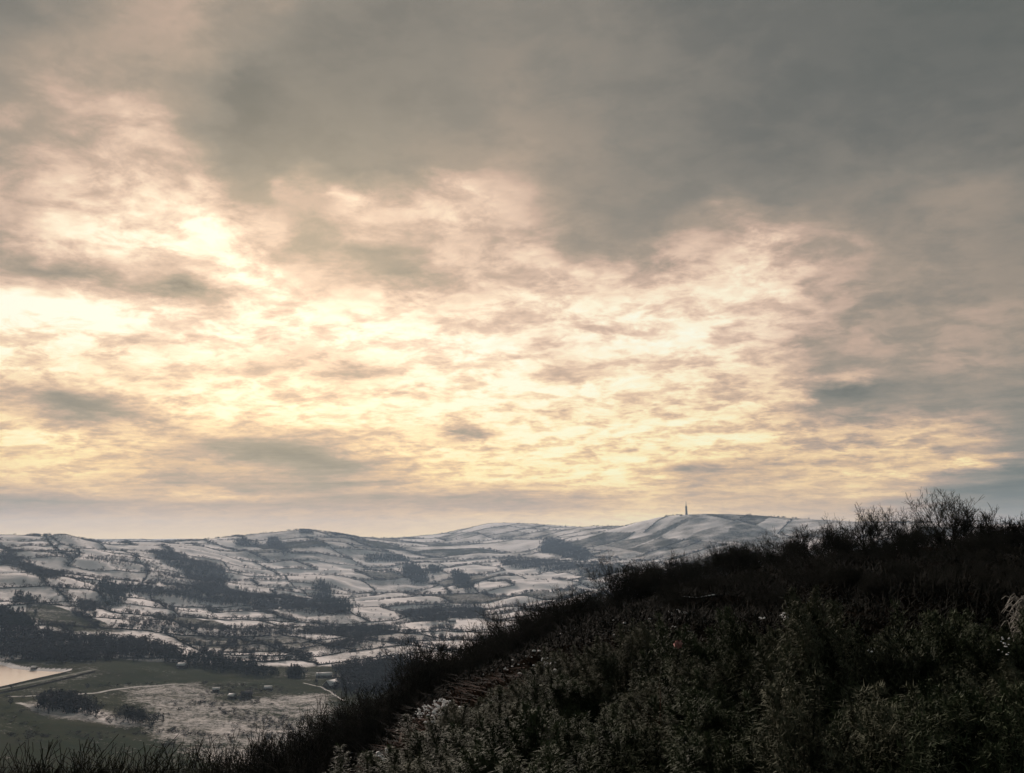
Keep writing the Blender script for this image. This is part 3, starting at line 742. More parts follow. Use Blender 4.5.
def bare_plant(name, part1, part2, label, cat, seed, height, m1='bark', group=None, **kw):
    g = np.random.default_rng(seed); mr = kw.pop('minr', .008); S = [(a, b_, max(c, mr), max(d, mr * .8), l) for a, b_, c, d, l in grow(g, height, **kw)]
    cut = 1
    A = [s for s in S if s[4] <= cut]; B = [s for s in S if s[4] > cut]
    t = thing(name, label, cat, group=group)
    fac = lambda Q: tubes([s[0] for s in Q], [s[1] for s in Q], [s[2] for s in Q], [s[3] for s in Q], 5 if Q is A else 3)
    link(part1, mesh(part1, *merge(fac(A)), M[m1], True), t); link(part2, mesh(part2, *merge(fac(B)), M[m1], True), t)
    return t
def put(t, px, r, rz=0, sc=1, label=None, first=False, dz=0):
    a = math.atan2((px - CXP) / F, math.cos(PITCH) + .2 * math.sin(PITCH)); x, y = r * math.sin(a), r * math.cos(a)
    loc = (x, y, float(gz(x, y)) + dz)
    if first:
        t.location = loc; t.rotation_euler = (0, 0, rz); t.scale = (sc,) * 3
        if label: t['label'] = label
        return t
    return dup(t, loc, rz, sc, label)
sky_trees = [
 ('tall spreading bare tree, highest on the right skyline', 945, 36, 488, 7, dict(stems=11, spread=1.0, levels=4, r0=.04, minr=.0055, upright=.38, kids=(1, 3))),
 ('rounded bare tree on the skyline left of the tallest tree', 873, 34, 503, 8, dict(stems=10, spread=1.3, levels=4, r0=.035, minr=.0055, upright=.3, kids=(1, 3))),
 ('wispy crooked bare tree, leftmost on the right skyline', 812, 38, 514, 9, dict(stems=5, spread=.9, levels=4, r0=.045, minr=.006, upright=.2, kids=(1, 3))),
 ('low bare tree at the right edge of the skyline', 1003, 36, 510, 10, dict(stems=10, spread=1.4, levels=4, r0=.035, minr=.0055, upright=.3, kids=(1, 3))),
 ('dark rounded bare shrub standing up against the snowy valley', 630, 37, 550, 12, dict(stems=12, spread=1.3, levels=4, r0=.035, minr=.006, upright=.3, kids=(1, 3))),
]
for lab, px, r, top, sd_, kw in sky_trees:
    a, te = azel(px, top); h = r * float(te) - float(gz(r * math.sin(a), r * math.cos(a))) + .1
    t = bare_plant('bare_tree', 'trunk', 'branches', lab, 'tree', sd_, h, **kw); put(t, px, r, first=True)
TREES = [o for o in list(C.objects) if o.get('category') == 'tree' and o.children]
for k, (px, r, top, rz, lab) in enumerate(((838, 40, 519, 1.1, 'small bare tree filling the gap between the wispy tree and the rounded tree'), (905, 38, 509, 2.3, 'slim bare tree just left of the tallest skyline tree'),
        (976, 35, 503, .7, 'bare tree leaning just right of the tallest skyline tree'), (1024, 39, 516, 3.0, 'bare tree cut off by the right edge of the picture'), (786, 41, 529, 4.0, 'low bare tree at the left end of the skyline row'),
        (742, 43, 540, 5.1, 'bare tree standing against the right side of the tower hill'), (712, 42, 546, 2.0, 'bare tree standing just below and right of the tower'), (682, 44, 549, .3, 'bare tree standing straight below the tower'), (655, 42, 556, 3.6, 'small bare tree right of the dark rounded shrub'))):
    a, te = azel(px, top); h = r * float(te) - float(gz(r * math.sin(a), r * math.cos(a))) + .1
    src = TREES[[2, 0, 1, 3, 2, 0, 2, 1, 3][k]]; h0 = max(v.co.z for c in src.children for v in c.data.vertices)
    put(src, px, r, rz, h / h0, lab)
sg = np.random.default_rng(77)
thick = []
for i in range(6):
    t = bare_plant('bare_shrub', 'stems', 'twigs', 'x', 'shrub', 30 + i, 3.0, stems=9, spread=.8, levels=4, r0=.028, upright=.2, minr=.006, kids=(1, 3),
                   group='bare shrubs crowding the crest of the near ridge')
    thick.append(t)
thickL = []
for i in range(4):
    thickL.append(bare_plant('bare_shrub', 'stems', 'twigs', 'x', 'shrub', 60 + i, 3.0, stems=[9, 7, 11, 6][i], spread=[.9, 1.2, 1.0, .7][i], levels=4, r0=.035, upright=.3, minr=.0058, kids=(1, 3)))
LAB = {0: ('bare brown shrub among the thicket crowding the crest of the near ridge', 'bare shrubs crowding the crest of the near ridge'),
       1: ('bare twiggy shrub among those rising from the bottom left corner', 'bare shrubs along the bottom left of the view'),
       2: ('dark bare shrub in the deep thicket under the skyline trees', 'dark shrubs under the skyline trees')}
used = [False] * 10
def shrub(px, r, sc, lab):
    pool = thick + thickL; i = int(sg.integers(0, 10)) if lab == 0 else int(sg.integers(6, 10)) if lab == 1 else int(sg.integers(0, 6))
    t = put(pool[i], px, r, sg.uniform(0, 6.28), sc, first=not used[i]); used[i] = True
    t['label'], t['group'] = LAB[lab]
# left bottom: tips reach about row 725-765
tipL = lambda px: np.interp(px, [-60, 0, 40, 75, 110, 170, 230, 270, 330], [745, 742, 738, 722, 735, 740, 735, 722, 722])
for k in range(60):
    px = -50 + k * 6.6 + sg.uniform(-6, 6); r = sg.uniform(16, 30)
    a, te = azel(px, tipL(px) + sg.uniform(3, 34)); x, y = r * math.sin(a), r * math.cos(a)
    h = r * te - float(gz(x, y)); shrub(px, r, float(np.clip(h / 3.0, .3, 2.4)), 1)
tipR = lambda px: np.interp(px, [300, 340, 400, 450, 500, 560, 600, 640, 680, 720, 780, 840, 900, 1060], [715, 700, 664, 640, 612, 586, 572, 564, 554, 546, 535, 527, 525, 525])
for k in range(200):
    px = 290 + (k * 3.9 if k < 190 else 700) + sg.uniform(-4, 4); r = sg.uniform(30, 52)
    a, te = azel(px, tipR(px) - 3 + 6 * math.sin(px / 15) + 4 * math.sin(px / 6.1) + (abs(sg.normal(0, 3)) if sg.random() < .34 else sg.uniform(8, 24))); x, y = r * math.sin(a), r * math.cos(a)
    h = r * te - float(gz(x, y)); shrub(px, r, float(np.clip(h / 3.0, .3, 1.9)), 0)
for k in range(95):
    px = 660 + k * 4.3 + sg.uniform(-4, 4); r = sg.uniform(16, 30)
    a, te = azel(px, np.interp(px, [600, 700, 800, 1060], [600, 575, 556, 552]) + sg.uniform(0, 28)); x, y = r * math.sin(a), r * math.cos(a)
    h = r * te - float(gz(x, y)); shrub(px, r, float(np.clip(h / 3.0, .2, 1.4)), 2)

# ------------------------------------------------------------------ gorse
def gorse_mesh(g, h=1.2, shoots=60):
    P0, P1, R0, R1 = [], [], [], []; B = []; D = []
    for s in range(shoots):
        a = g.uniform(0, 6.28); q = math.sqrt(g.uniform(0, 1)); rad = .58 * q
        nrm = np.array([math.cos(a) * q, math.sin(a) * q, .55 + .8 * (1 - q)]); nrm /= np.linalg.norm(nrm)
        surf = np.array([math.cos(a) * rad, math.sin(a) * rad, h * (.34 + .48 * (1 - q * q)) * g.uniform(.75, 1.1)])
        ln = g.uniform(.17, .34); d = nrm * .6 + np.array([0, 0, .55]) + g.normal(0, .38, 3); d[2] = abs(d[2]) + .1; d /= np.linalg.norm(d)
        if s < 4: ln = g.uniform(.28, .4); surf = np.array([g.normal(0, .2), g.normal(0, .2), h * .80]); d = np.array([g.normal(0, .18), g.normal(0, .18), 1.]); d /= np.linalg.norm(d)
        base = surf - d * ln * .35; tip = surf + d * ln * .65; root = np.array([math.cos(a) * .12, math.sin(a) * .12, 0.])
        P0 += [root, base]; P1 += [base, tip]; R0 += [.008, .003]; R1 += [.003, .0012]
        n = int(100 * ln / .24); t = g.uniform(-.25, 1, n) ; side = g.uniform(.8, 1.3)
        A, Bb = frame_of(d[None])
        for tt in t:
            an = g.uniform(0, 6.28); o = A[0] * math.cos(an) + Bb[0] * math.sin(an); up = g.uniform(.2, 1.1)
            dd = o + d * up; dd /= np.linalg.norm(dd)
            B.append(base + d * ln * tt); D.append(dd * (.098 * (1.0 - max(tt, 0)) ** .8 + .018) * side * g.uniform(.6, 1.4))
    B = np.array(B); D = np.array(D); stems = (np.array(P0), np.array(P1), np.array(R0), np.array(R1))
    ns = 6; t = g.uniform(.1, 1.0, (len(B), ns, 1))
    P = (B[:, None] + D[:, None] * t).reshape(-1, 3); dd = np.repeat(D, ns, 0); dn = dd / np.linalg.norm(dd, axis=1, keepdims=True)
    A, Bb = frame_of(dn); an = g.uniform(0, 6.28, (len(P), 1))
    sd = dn * .7 + (A * np.cos(an) + Bb * np.sin(an)); sd /= np.linalg.norm(sd, axis=1, keepdims=True)
    ln = g.uniform(.018, .038, (len(P), 1)); W, _ = frame_of(sd + g.normal(0, .3, sd.shape))
    V = np.stack([P - W * .0040, P + W * .0040, P + sd * ln], 1).reshape(-1, 3)
    T = np.arange(len(V)).reshape(-1, 3)
    bw, _ = frame_of(D + g.normal(0, .01, D.shape))
    V2 = np.stack([B - bw * .004, B + bw * .004, B + D], 1).reshape(-1, 3); T2 = np.arange(len(V2)).reshape(-1, 3)
    return tubes(*stems), merge((V, T), (V2, T2))
gprotos = []
for i in range(6):
    g = np.random.default_rng(200 + i); st, (fv, ff) = gorse_mesh(g, [1.25, 1.1, 1.35, 1.2, 1.0, 1.3][i], [88, 78, 84, 92, 70, 66][i])
    t = thing('gorse_bush', 'x', 'bush', group='dark gorse bushes covering the near ground')
    link('stems', mesh('stems', *merge(st), M['gorse']), t); link('foliage', mesh('foliage', fv, ff, M[['gorse', 'gorse_shaded', 'gorse_lit', 'gorse', 'gorse_shaded', 'gorse'][i]]), t)
    gprotos.append(t)
gused = [False] * 6
def gorse(px, r, topy, lab, grp, i=None, wide=1.0):
    i = int(sg.integers(0, 6)) if i is None else i
    a, te = azel(px, topy); x, y = r * math.sin(a), r * math.cos(a); z = float(gz(x, y)); h = r * float(te) - z
    s = float(np.clip(h / 1.25, .3, 1.6)); t = gprotos[i] if not gused[i] else dup(gprotos[i], (0, 0, 0))
    gused[i] = True; t.location = (x, y, z - .04); t.rotation_euler = (0, 0, sg.uniform(0, 6.28)); sw = max(s, .85) * wide
    t.scale = (sw, sw, s); t['label'] = lab; t['group'] = grp
    return t
named = [(785, 5.2, 586, 'gorse bush with a tall pointed top left of centre in the right foreground'), (868, 5.4, 584, 'gorse bush with the tallest upright spire in the right foreground'),
         (911, 5.6, 588, 'gorse bush with a double spire right of the tallest spire'), (825, 5.0, 597, 'short dark gorse bush between the two pointed gorse spires'),
         (952, 5.5, 600, 'slanting gorse bush left of the pale tussock at the right edge'), (1010, 5.6, 596, 'gorse bush in front of the pale tussock at the right edge'),
         (628, 7.0, 622, 'gorse bush topped with snow crumbs at the left end of the tall gorse'), (700, 6.0, 606, 'gorse bush reaching up before the dark hollow'),
         (875, 4.0, 738, 'small gorse bush at the bottom edge, closest on the right')]
for px, r, ty, lab in named:
    t = gorse(px, r, ty, lab, 'single gorse bushes'); 
    if 'group' in t: del t['group']
topG = lambda px: np.interp(px, [380, 430, 480, 540, 600, 660, 740, 1060], [752, 718, 685, 662, 646, 640, 630, 622])
G1l = ('dark spiny gorse bush in the mass covering the near slope', 'dark gorse bushes covering the near slope')
for k in range(92):
    px = 400 + (k * 61.8) % 660; r = [3.5, 4.3, 5.1, 6.3, 7.9][k % 5] + sg.uniform(-.4, .4)
    if sg.random() < .2: continue
    ty = topG(px) + (8 - r) * 12 + sg.uniform(-22, 40)
    if ty > 800 or px < np.interp(r, [3, 5, 8], [520, 460, 440]): continue
    gorse(px, r, ty, *G1l)
for px, r, ty in ((385, 4.6, 742), (420, 5, 735), (450, 5.5, 715), (480, 6, 700), (360, 4.5, 765), (410, 4.2, 760), (450, 4.4, 745), (500, 4.6, 725), (540, 3.8, 745), (480, 3.8, 765)):
    gorse(px, r, ty, *G1l)

# ------------------------------------------------------------------ snow crumbs, bracken, dead grass
def lump(P, s, g):
    """small irregular snow pads"""
    n = len(P); k = 7; parts = []
    ang = np.arange(k) / k * 2 * math.pi
    V = np.zeros((n, 2 * k + 1, 3))
    for i in range(n):
        rad = s[i] * g.uniform(.55, 1.15, k)
        V[i, :k, 0] = P[i, 0] + np.cos(ang) * rad; V[i, :k, 1] = P[i, 1] + np.sin(ang) * rad * .8; V[i, :k, 2] = P[i, 2] - s[i] * .25
        V[i, k:2*k, 0] = P[i, 0] + np.cos(ang) * rad * .72; V[i, k:2*k, 1] = P[i, 1] + np.sin(ang) * rad * .58; V[i, k:2*k, 2] = P[i, 2] + s[i] * g.uniform(.12, .35, k)
        V[i, 2*k] = P[i] + [0, 0, s[i] * .42]
    base = (np.arange(n) * (2*k+1))[:, None]
    q = np.concatenate([base + np.array([[i, (i+1) % k, k + (i+1) % k, k + i]]) for i in range(k)])
    t = np.concatenate([base + np.array([[k + i, k + (i+1) % k, 2*k]]) for i in range(k)])
    return V.reshape(-1, 3), q, t
def snow_patch(px, py, wpx, hpx, n, s, label, r=None, dz=0, group=None, name='snow_patch'):
    g = np.random.default_rng(int(px * 3 + py)); P = []
    for _ in range(n):
        a, b_ = g.normal(0, wpx / 2.4), g.normal(0, hpx / 2.4)
        if r is None: x, y, z = cast(px + a, py + b_); z += g.uniform(.02, .16)
        else:
            az, te = azel(px + a, py + b_); rr_ = r * g.uniform(.97, 1.03); x, y, z = rr_ * math.sin(az), rr_ * math.cos(az), rr_ * float(te)
        P.append((x, y, z + dz))
    P = np.array(P)
    if n > 40:
        kp = waves(P[:, 0] * 1.0, P[:, 1] * 1.0, .5, seed=int(px)) > -.05; P = P[kp]; n = len(P)
    c = P.mean(0); P = P - c
    V, q, t = lump(P, s * g.uniform(.4, 1.3, n), g)
    return tag(link(name, mesh(name, V, [t, q], M['snow'], True), None, c), label, 'snow', group, kind='stuff')
snow_patch(430, 716, 30, 12, 430, .026, 'brightest snow patch, thick and ragged, between gorse and bracken')
snow_patch(376, 734, 28, 6, 220, .025, 'flat snow patch on the reddish bracken left of the brightest patch')
snow_patch(372, 757, 32, 15, 150, .03, 'broken snow patch near the bottom edge among dead bracken')
snow_patch(430, 694, 9, 22, 60, .03, 'thin string of snow climbing the crest above the brightest patch')
snow_patch(468, 668, 30, 10, 90, .03, 'scattered snow crumbs along the crest at the left of the ridge top')
snow_patch(508, 662, 36, 14, 70, .03, 'small snow crumbs on the dark crest below the bare shrubs')
snow_patch(548, 672, 14, 8, 60, .028, 'little snow cluster in front of the middle gorse')
snow_patch(570, 628, 30, 14, 40, .04, 'snow spots on the dark hump in the middle of the ridge')
snow_patch(678, 617, 14, 6, 22, .04, 'pair of snow spots in the dark hollow behind the gorse')
snow_patch(640, 628, 90, 20, 50, .03, 'sparse snow flecks strung behind the gorse in the middle')
for px, py, w, h, n, s, r, lab in ((786, 617, 8, 4, 60, .024, 8.5, 'white snow clump caught between two pointed gorse bushes'),
                                   (762, 618, 5, 2, 6, .012, 7.5, 'tiny pair of snow spots left of the white snow clump'),
                                   (870, 650, 5, 4, 7, .005, 4.6, 'small pale snow crumb in the middle of the right gorse'),
                                   (1006, 645, 8, 12, 16, .0065, 5.0, 'snow crumbs on gorse twigs at the right edge')):
    snow_patch(px, py, w, h, n, s, lab, r=r)
# dead bracken and dark litter on the near slope
g = np.random.default_rng(31); n = 26000
az = g.uniform(R(-22), R(36), n); rd = np.exp(g.uniform(math.log(5), math.log(30), n)); x, y = rd * np.sin(az), rd * np.cos(az)
z = gz(x, y); P0 = np.column_stack([x, y, z - .02]); D = np.column_stack([g.normal(0, .8, n), g.normal(0, .8, n), g.uniform(.0, .7, n)]) * (.12 + .006 * rd)[:, None]
A, _ = frame_of(D); w = .012 + .0012 * rd[:, None]
V = np.stack([P0 - A * w, P0 + A * w, P0 + D], 1).reshape(-1, 3); T = np.arange(len(V)).reshape(-1, 3)
px, py = proj(x, y, z); red = (np.abs(px - 390) < 120 + g.normal(0, 40, n)) & (g.random(n) < .75)
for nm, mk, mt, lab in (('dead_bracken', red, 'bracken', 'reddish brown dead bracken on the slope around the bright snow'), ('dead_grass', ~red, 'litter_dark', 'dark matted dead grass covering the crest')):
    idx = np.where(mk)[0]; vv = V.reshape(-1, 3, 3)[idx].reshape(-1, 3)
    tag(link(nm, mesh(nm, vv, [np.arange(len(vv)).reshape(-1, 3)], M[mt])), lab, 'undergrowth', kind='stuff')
# low scrub understorey that closes the thicket on the crest
n = 90000
az = g.uniform(R(-20), R(38), n); rd = np.exp(g.uniform(math.log(14), math.log(60), n)); x, y = rd * np.sin(az), rd * np.cos(az)
z = gz(x, y); hh = np.interp(az, [R(-20), R(5), R(14), R(38)], [.8, .7, .6, .55]) * (.5 + .5 * np.clip(waves(x, y, 4, seed=50) * .5 + .5, 0, 1.4))
hh = hh * np.clip(1.35 - rd / 60, .4, 1)
P0 = np.column_stack([x, y, z + hh * g.uniform(0, .5, n)]); D = np.column_stack([g.normal(0, .55, n), g.normal(0, .55, n), g.uniform(.0, 1, n)]) * hh[:, None] * .45
A, _ = frame_of(D); w = .005 + .0005 * rd[:, None]
V = np.stack([P0 - A * w, P0 + A * w, P0 + D], 1).reshape(-1, 3)
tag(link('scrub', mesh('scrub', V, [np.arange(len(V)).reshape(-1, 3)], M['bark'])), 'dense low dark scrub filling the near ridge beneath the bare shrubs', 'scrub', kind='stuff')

def tussock(px, py, r, s, label):
    g = np.random.default_rng(99); az, te = azel(px, py); x, y, z = r * math.sin(az), r * math.cos(az), r * float(te)
    t = thing('grass_tussock', label, 'grass tussock', (x, y, float(gz(x, y)) - .03)); H = z - float(gz(x, y)); P0, P1, r0, r1 = [], [], [], []
    for k in range(170):
        a = g.uniform(-.9, .9) + math.pi; ph = g.uniform(0, 1); b0 = np.array([g.normal(.1, .05), g.normal(0, .05), 0 if k < 14 else H - g.uniform(.06, .16)]); 
        top = np.array([g.normal(0, .04), g.normal(0, .06), H * g.uniform(.85, 1.05)]); tip = top + np.array([math.cos(a) * s * g.uniform(.5, 1.1), math.sin(a) * s * .5, -s * g.uniform(.1, 1.2)])
        m1 = (top * .6 + tip * .4) + [0, 0, s * .18]
        for p, q, ra, rb in ((b0, top, .004, .004), (top, m1, .004, .0035), (m1, tip, .0035, .0015)): P0.append(p); P1.append(q); r0.append(ra); r1.append(rb)
    link('blades', mesh('blades', *merge(tubes(P0, P1, r0, r1)), M['grass_pale']), t)
tussock(1026, 599, 6.2, .075, 'pale frosted grass tussock drooping at the right edge')
# one curled pink leaf caught on the gorse
az, te = azel(678, 644); r = 4.5; loc = (r * math.sin(az), r * math.cos(az), r * float(te))
Vl, ql = lathe([(-.03, .028), (-.012, .034), (.01, .031), (.024, .018), (.03, .004)], 12); keep = ql
t = tag(link('dead_leaf', mesh('dead_leaf', Vl * [.6, .5, .6] + np.random.default_rng(2).normal(0, .0045, Vl.shape), [ql], M['pink_leaf'], True), None, loc), 'small curled pink leaf caught on top of the gorse', 'leaf')
# withered stalk below it
S = grow(np.random.default_rng(4), .5, stems=2, spread=.2, levels=2, r0=.006)
x, y = (r - .1) * math.sin(az + .012), (r - .1) * math.cos(az + .012)
o = tag(link('dead_stalk', mesh('dead_stalk', *merge(tubes([s[0] for s in S], [s[1] for s in S], [s[2] for s in S], [s[3] for s in S])), M['bracken']), None, (x, y, loc[2] - .62)), 'reddish withered stalk below the pink leaf', 'stalk')
# fallen snowy branch behind the gorse
x, y, z = cast(702, 602, 10); z += .12
t = thing('fallen_branch', 'thin fallen branch holding a line of snow behind the gorse', 'branch', (x, y, z))
link('wood', mesh('wood', *merge(tubes([[-.5, 0, -.02], [-.1, .05, -.05], [.05, .05, -.05], [-.3, 0, -.03]], [[-.1, .05, -.05], [.5, 0, .05], [.2, .1, -.3], [-.4, -.2, -.3]], [.03, .022, .02, .03], [.022, .012, .03, .035], 5)), M['bark']), t)
gl = np.random.default_rng(3); xs = np.linspace(-.45, .3, 26); V, q, tt = lump(np.column_stack([xs, .03 + xs * 0, np.interp(xs, [-.5, -.1, .5], [-.02, -.05, .05]) + .028]), gl.uniform(.015, .035, 26), gl)
link('snow_cover', mesh('snow_cover', V, [tt, q], M['snow'], True), t)

# ------------------------------------------------------------------ haze
S0 = 9800
Vh, fh = box(-S0, S0, -S0, S0, float(G.min()) - 2, float(G.max()) + 90)
m = bpy.data.materials.new('haze'); m.use_nodes = True; N = m.node_tree.nodes; N.clear()
out = N.new('ShaderNodeOutputMaterial'); pv = N.new('ShaderNodeVolumePrincipled')
pv.inputs['Color'].default_value = (.54, .74, .98, 1); pv.inputs['Density'].default_value = 4.6e-5; pv.inputs['Anisotropy'].default_value = .25
m.node_tree.links.new(pv.outputs[0], out.inputs['Volume'])
tag(link('haze', mesh('haze', Vh, [fh], m)), 'thin cold haze lying over the whole valley', 'haze', kind='stuff')

# ------------------------------------------------------------------ sky
SUN_AZ, SUN_EL = R(-16.3), R(19.9)
GX = np.arange(0, 1025, 64)
GYR = [0, 40, 80, 120, 160, 200, 240, 280, 320, 360, 400, 440, 480, 500, 520, 545]
GL = np.array([
 [45,51,58,61,58,50,49,48,49,49,46,43,42,41,40,39,40],
 [52,56,57,58,55,47,46,48,50,50,48,45,43,41,40,39,40],
 [57,60,56,56,47,46,47,49,51,49,48,46,44,42,41,41,42],
 [60,68,62,50,46,47,48,50,53,52,49,46,44,43,43,43,44],
 [60,66,72,60,47,49,50,52,56,53,50,47,45,45,46,48,47],
 [66,76,80,76,54,62,72,74,66,53,51,49,49,52,52,53,52],
 [64,84,90,92,78,66,70,72,68,58,53,58,72,62,54,54,52],
 [70,62,64,78,92,72,66,70,74,76,77,78,80,65,58,55,54],
 [94,92,90,90,92,86,88,83,82,85,86,82,77,64,58,58,56],
 [92,92,89,86,82,82,86,90,90,85,85,82,76,61,58,60,57],
 [70,66,74,87,91,90,89,90,91,89,88,84,76,58,56,54,54],
 [80,82,76,66,66,68,80,88,90,88,88,84,77,74,74,66,53],
 [76,75,71,65,63,62,70,80,84,88,84,72,69,72,72,60,50],
 [56,56,60,60,58,58,60,62,64,71,80,73,69,68,60,52,48],
 [70,70,71,71,71,70,72,75,78,81,84,79,76,73,68,62,58],
 [82,82,82,82,82,82,84,86,87,88,88,85,82,79,75,68,63]], float) / 100
FEAT = [ # x, y, sx, sy, angle, amount
 (188,290,38,13,12,-.30), (60,268,60,12,8,-.12), (380,262,48,16,8,-.13), (350,250,30,8,14,-.06), (415,272,30,8,-4,-.06), (300,240,22,14,0,-.10), (287,272,12,8,0,-.22), (283,291,13,9,0,.10), (240,245,26,12,25,.08),
 (160,345,36,7,14,-.14), (100,365,60,8,8,-.10), (70,405,60,14,8,-.14), (130,410,50,8,8,-.08), (155,398,70,7,14,.08), (225,358,34,6,3,-.14), (290,365,46,10,-10,-.16), (370,370,40,8,-8,-.14),
 (340,395,22,6,0,-.10), (465,434,30,8,0,-.22), (250,446,70,9,4,-.10), (310,458,60,9,9,-.08), (330,465,60,12,3,-.08), (60,470,60,4,3,.14), (200,497,80,3,0,.18), (90,494,40,3,0,.10), (550,353,30,9,0,-.14), (580,376,50,6,-2,-.14),
 (640,402,26,6,-6,-.13), (610,415,34,5,-6,-.06), (560,410,20,10,0,-.10), (690,470,50,10,-4,-.10), (660,385,20,4,-8,-.05), (840,392,45,9,-8,-.14), (810,350,40,6,-4,-.08), (900,330,60,6,-14,.05),
 (960,320,70,6,-12,.06), (900,440,60,12,-10,.06), (780,400,60,5,-6,.10), (850,378,26,5,-5,.10), (940,468,70,4,-7,.20), (1000,462,40,3,-5,.10), (870,495,60,3,-3,.14), (980,490,60,8,0,-.08),
 (350,203,16,10,0,.14), (460,200,14,14,0,.06), (450,240,40,7,0,-.04), (300,185,20,10,-30,.08), (120,105,14,10,0,.08), (140,130,22,10,20,.08), (80,205,26,7,10,.12), (35,210,20,14,0,-.04),
 (250,90,24,40,20,-.05), (190,170,50,14,40,.05), (850,315,14,6,0,.10), (735,205,40,6,-18,.07), (770,245,30,12,-20,.08), (690,250,60,6,-12,.08), (560,260,60,10,-14,-.06), (530,270,30,20,-40,.06),
 (600,330,60,14,-4,.02), (440,330,30,10,0,.08), (560,500,90,10,0,-.05), (620,475,40,6,0,.10), (520,470,60,6,0,.06), (800,430,70,6,-8,.08), (350,340,30,8,0,.08), (30,300,40,12,0,.08), (95,300,40,10,6,.06),
 (170,260,50,7,12,.06), (830,150,20,8,0,.03), (980,190,50,20,-14,.03), (200,430,60,6,4,.06), (330,420,60,5,0,.08), (60,440,70,8,4,.05), (215,215,20,26,-40,.06)]
def sky_px(px, py):
    px = np.clip(px, 0, 1024); py = np.clip(py, 0, 545)
    i = np.clip((px / 64).astype(int), 0, 15); t = px / 64 - i; t = t * t * (3 - 2 * t)
    j = np.clip(np.searchsorted(GYR, py, side='right') - 1, 0, len(GYR) - 2); ya = np.array(GYR, float); s = (py - ya[j]) / (ya[j+1] - ya[j]); s = s * s * (3 - 2 * s)
    v = GL[j, i]*(1-t)*(1-s) + GL[j, i+1]*t*(1-s) + GL[j+1, i]*(1-t)*s + GL[j+1, i+1]*t*s
    for x, y, sx, sy, an, am in FEAT:
        a = R(an); dx, dy = px - x, py - y; u = dx * math.cos(a) + dy * math.sin(a); w = -dx * math.sin(a) + dy * math.cos(a)
        v = v + am * (1.25 if am < 0 else 1.15) * np.exp(-(u / sx) ** 2 - (w / sy) ** 2)
    return np.clip(v, .3, 1.1)
els = np.concatenate([np.arange(0, 12, .6), np.arange(12, 41.5, 1.25)])
azs = np.linspace(-44, 44, 89)
Wd = bpy.data.worlds.new('World'); bpy.context.scene.world = Wd; Wd.use_nodes = True
NT = Wd.node_tree; N = NT.nodes; L = NT.links; N.clear()
tc = N.new('ShaderNodeTexCoord'); sep = N.new('ShaderNodeSeparateXYZ'); L.new(tc.outputs['Generated'], sep.inputs[0])
X_, Y_, Z_ = sep.outputs
def vm(op, a, b_=None, sc=None):
    n = N.new('ShaderNodeVectorMath'); n.operation = op
    L.new(a, n.inputs[0]) if not isinstance(a, tuple) else setattr(n.inputs[0], 'default_value', a)
    if b_ is not None:
        if isinstance(b_, tuple): n.inputs[1].default_value = b_
        else: L.new(b_, n.inputs[1])
    if sc is not None: n.inputs['Scale'].default_value = sc
    return n.outputs[0]
az_n = mth('ARCTAN2', X_, Y_); el_n = mth('ARCSINE', Z_)
# cloud-layer coordinates: the point where the view ray meets a flat layer overhead
zz = mth('ADD', mth('MAXIMUM', Z_, 0.0), .20)
cmb = N.new('ShaderNodeCombineXYZ'); L.new(mth('DIVIDE', X_, zz), cmb.inputs[0]); L.new(mth('DIVIDE', Y_, zz), cmb.inputs[1])
lay = cmb.outputs[0]
rot = N.new('ShaderNodeMapping'); rot.inputs['Rotation'].default_value = (0, 0, R(24)); rot.inputs['Scale'].default_value = (.9, 1.05, 1); L.new(lay, rot.inputs['Vector'])
big = noise(1.1, 3, .5, lay); 
wn = N.new('ShaderNodeTexNoise'); wn.inputs['Scale'].default_value = 5.5; wn.inputs['Detail'].default_value = 9; wn.inputs['Roughness'].default_value = .62; L.new(rot.outputs[0], wn.inputs['Vector'])
wsep = N.new('ShaderNodeSeparateColor'); L.new(wn.outputs['Color'], wsep.inputs[0])
# warp angles; less vertically near the horizon
elf = mth('MULTIPLY_ADD', el_n, 1.6, .12)
az_w = mth('ADD', az_n, mth('MULTIPLY', mth('SUBTRACT', wsep.outputs[0], .5), .12))
el_w = mth('ADD', el_n, mth('MULTIPLY', mth('MULTIPLY', mth('SUBTRACT', wsep.outputs[1], .5), .10), elf))
u = mth('MULTIPLY_ADD', mth('MULTIPLY', az_w, 180 / math.pi), 1 / 88, .5, clamp=True)
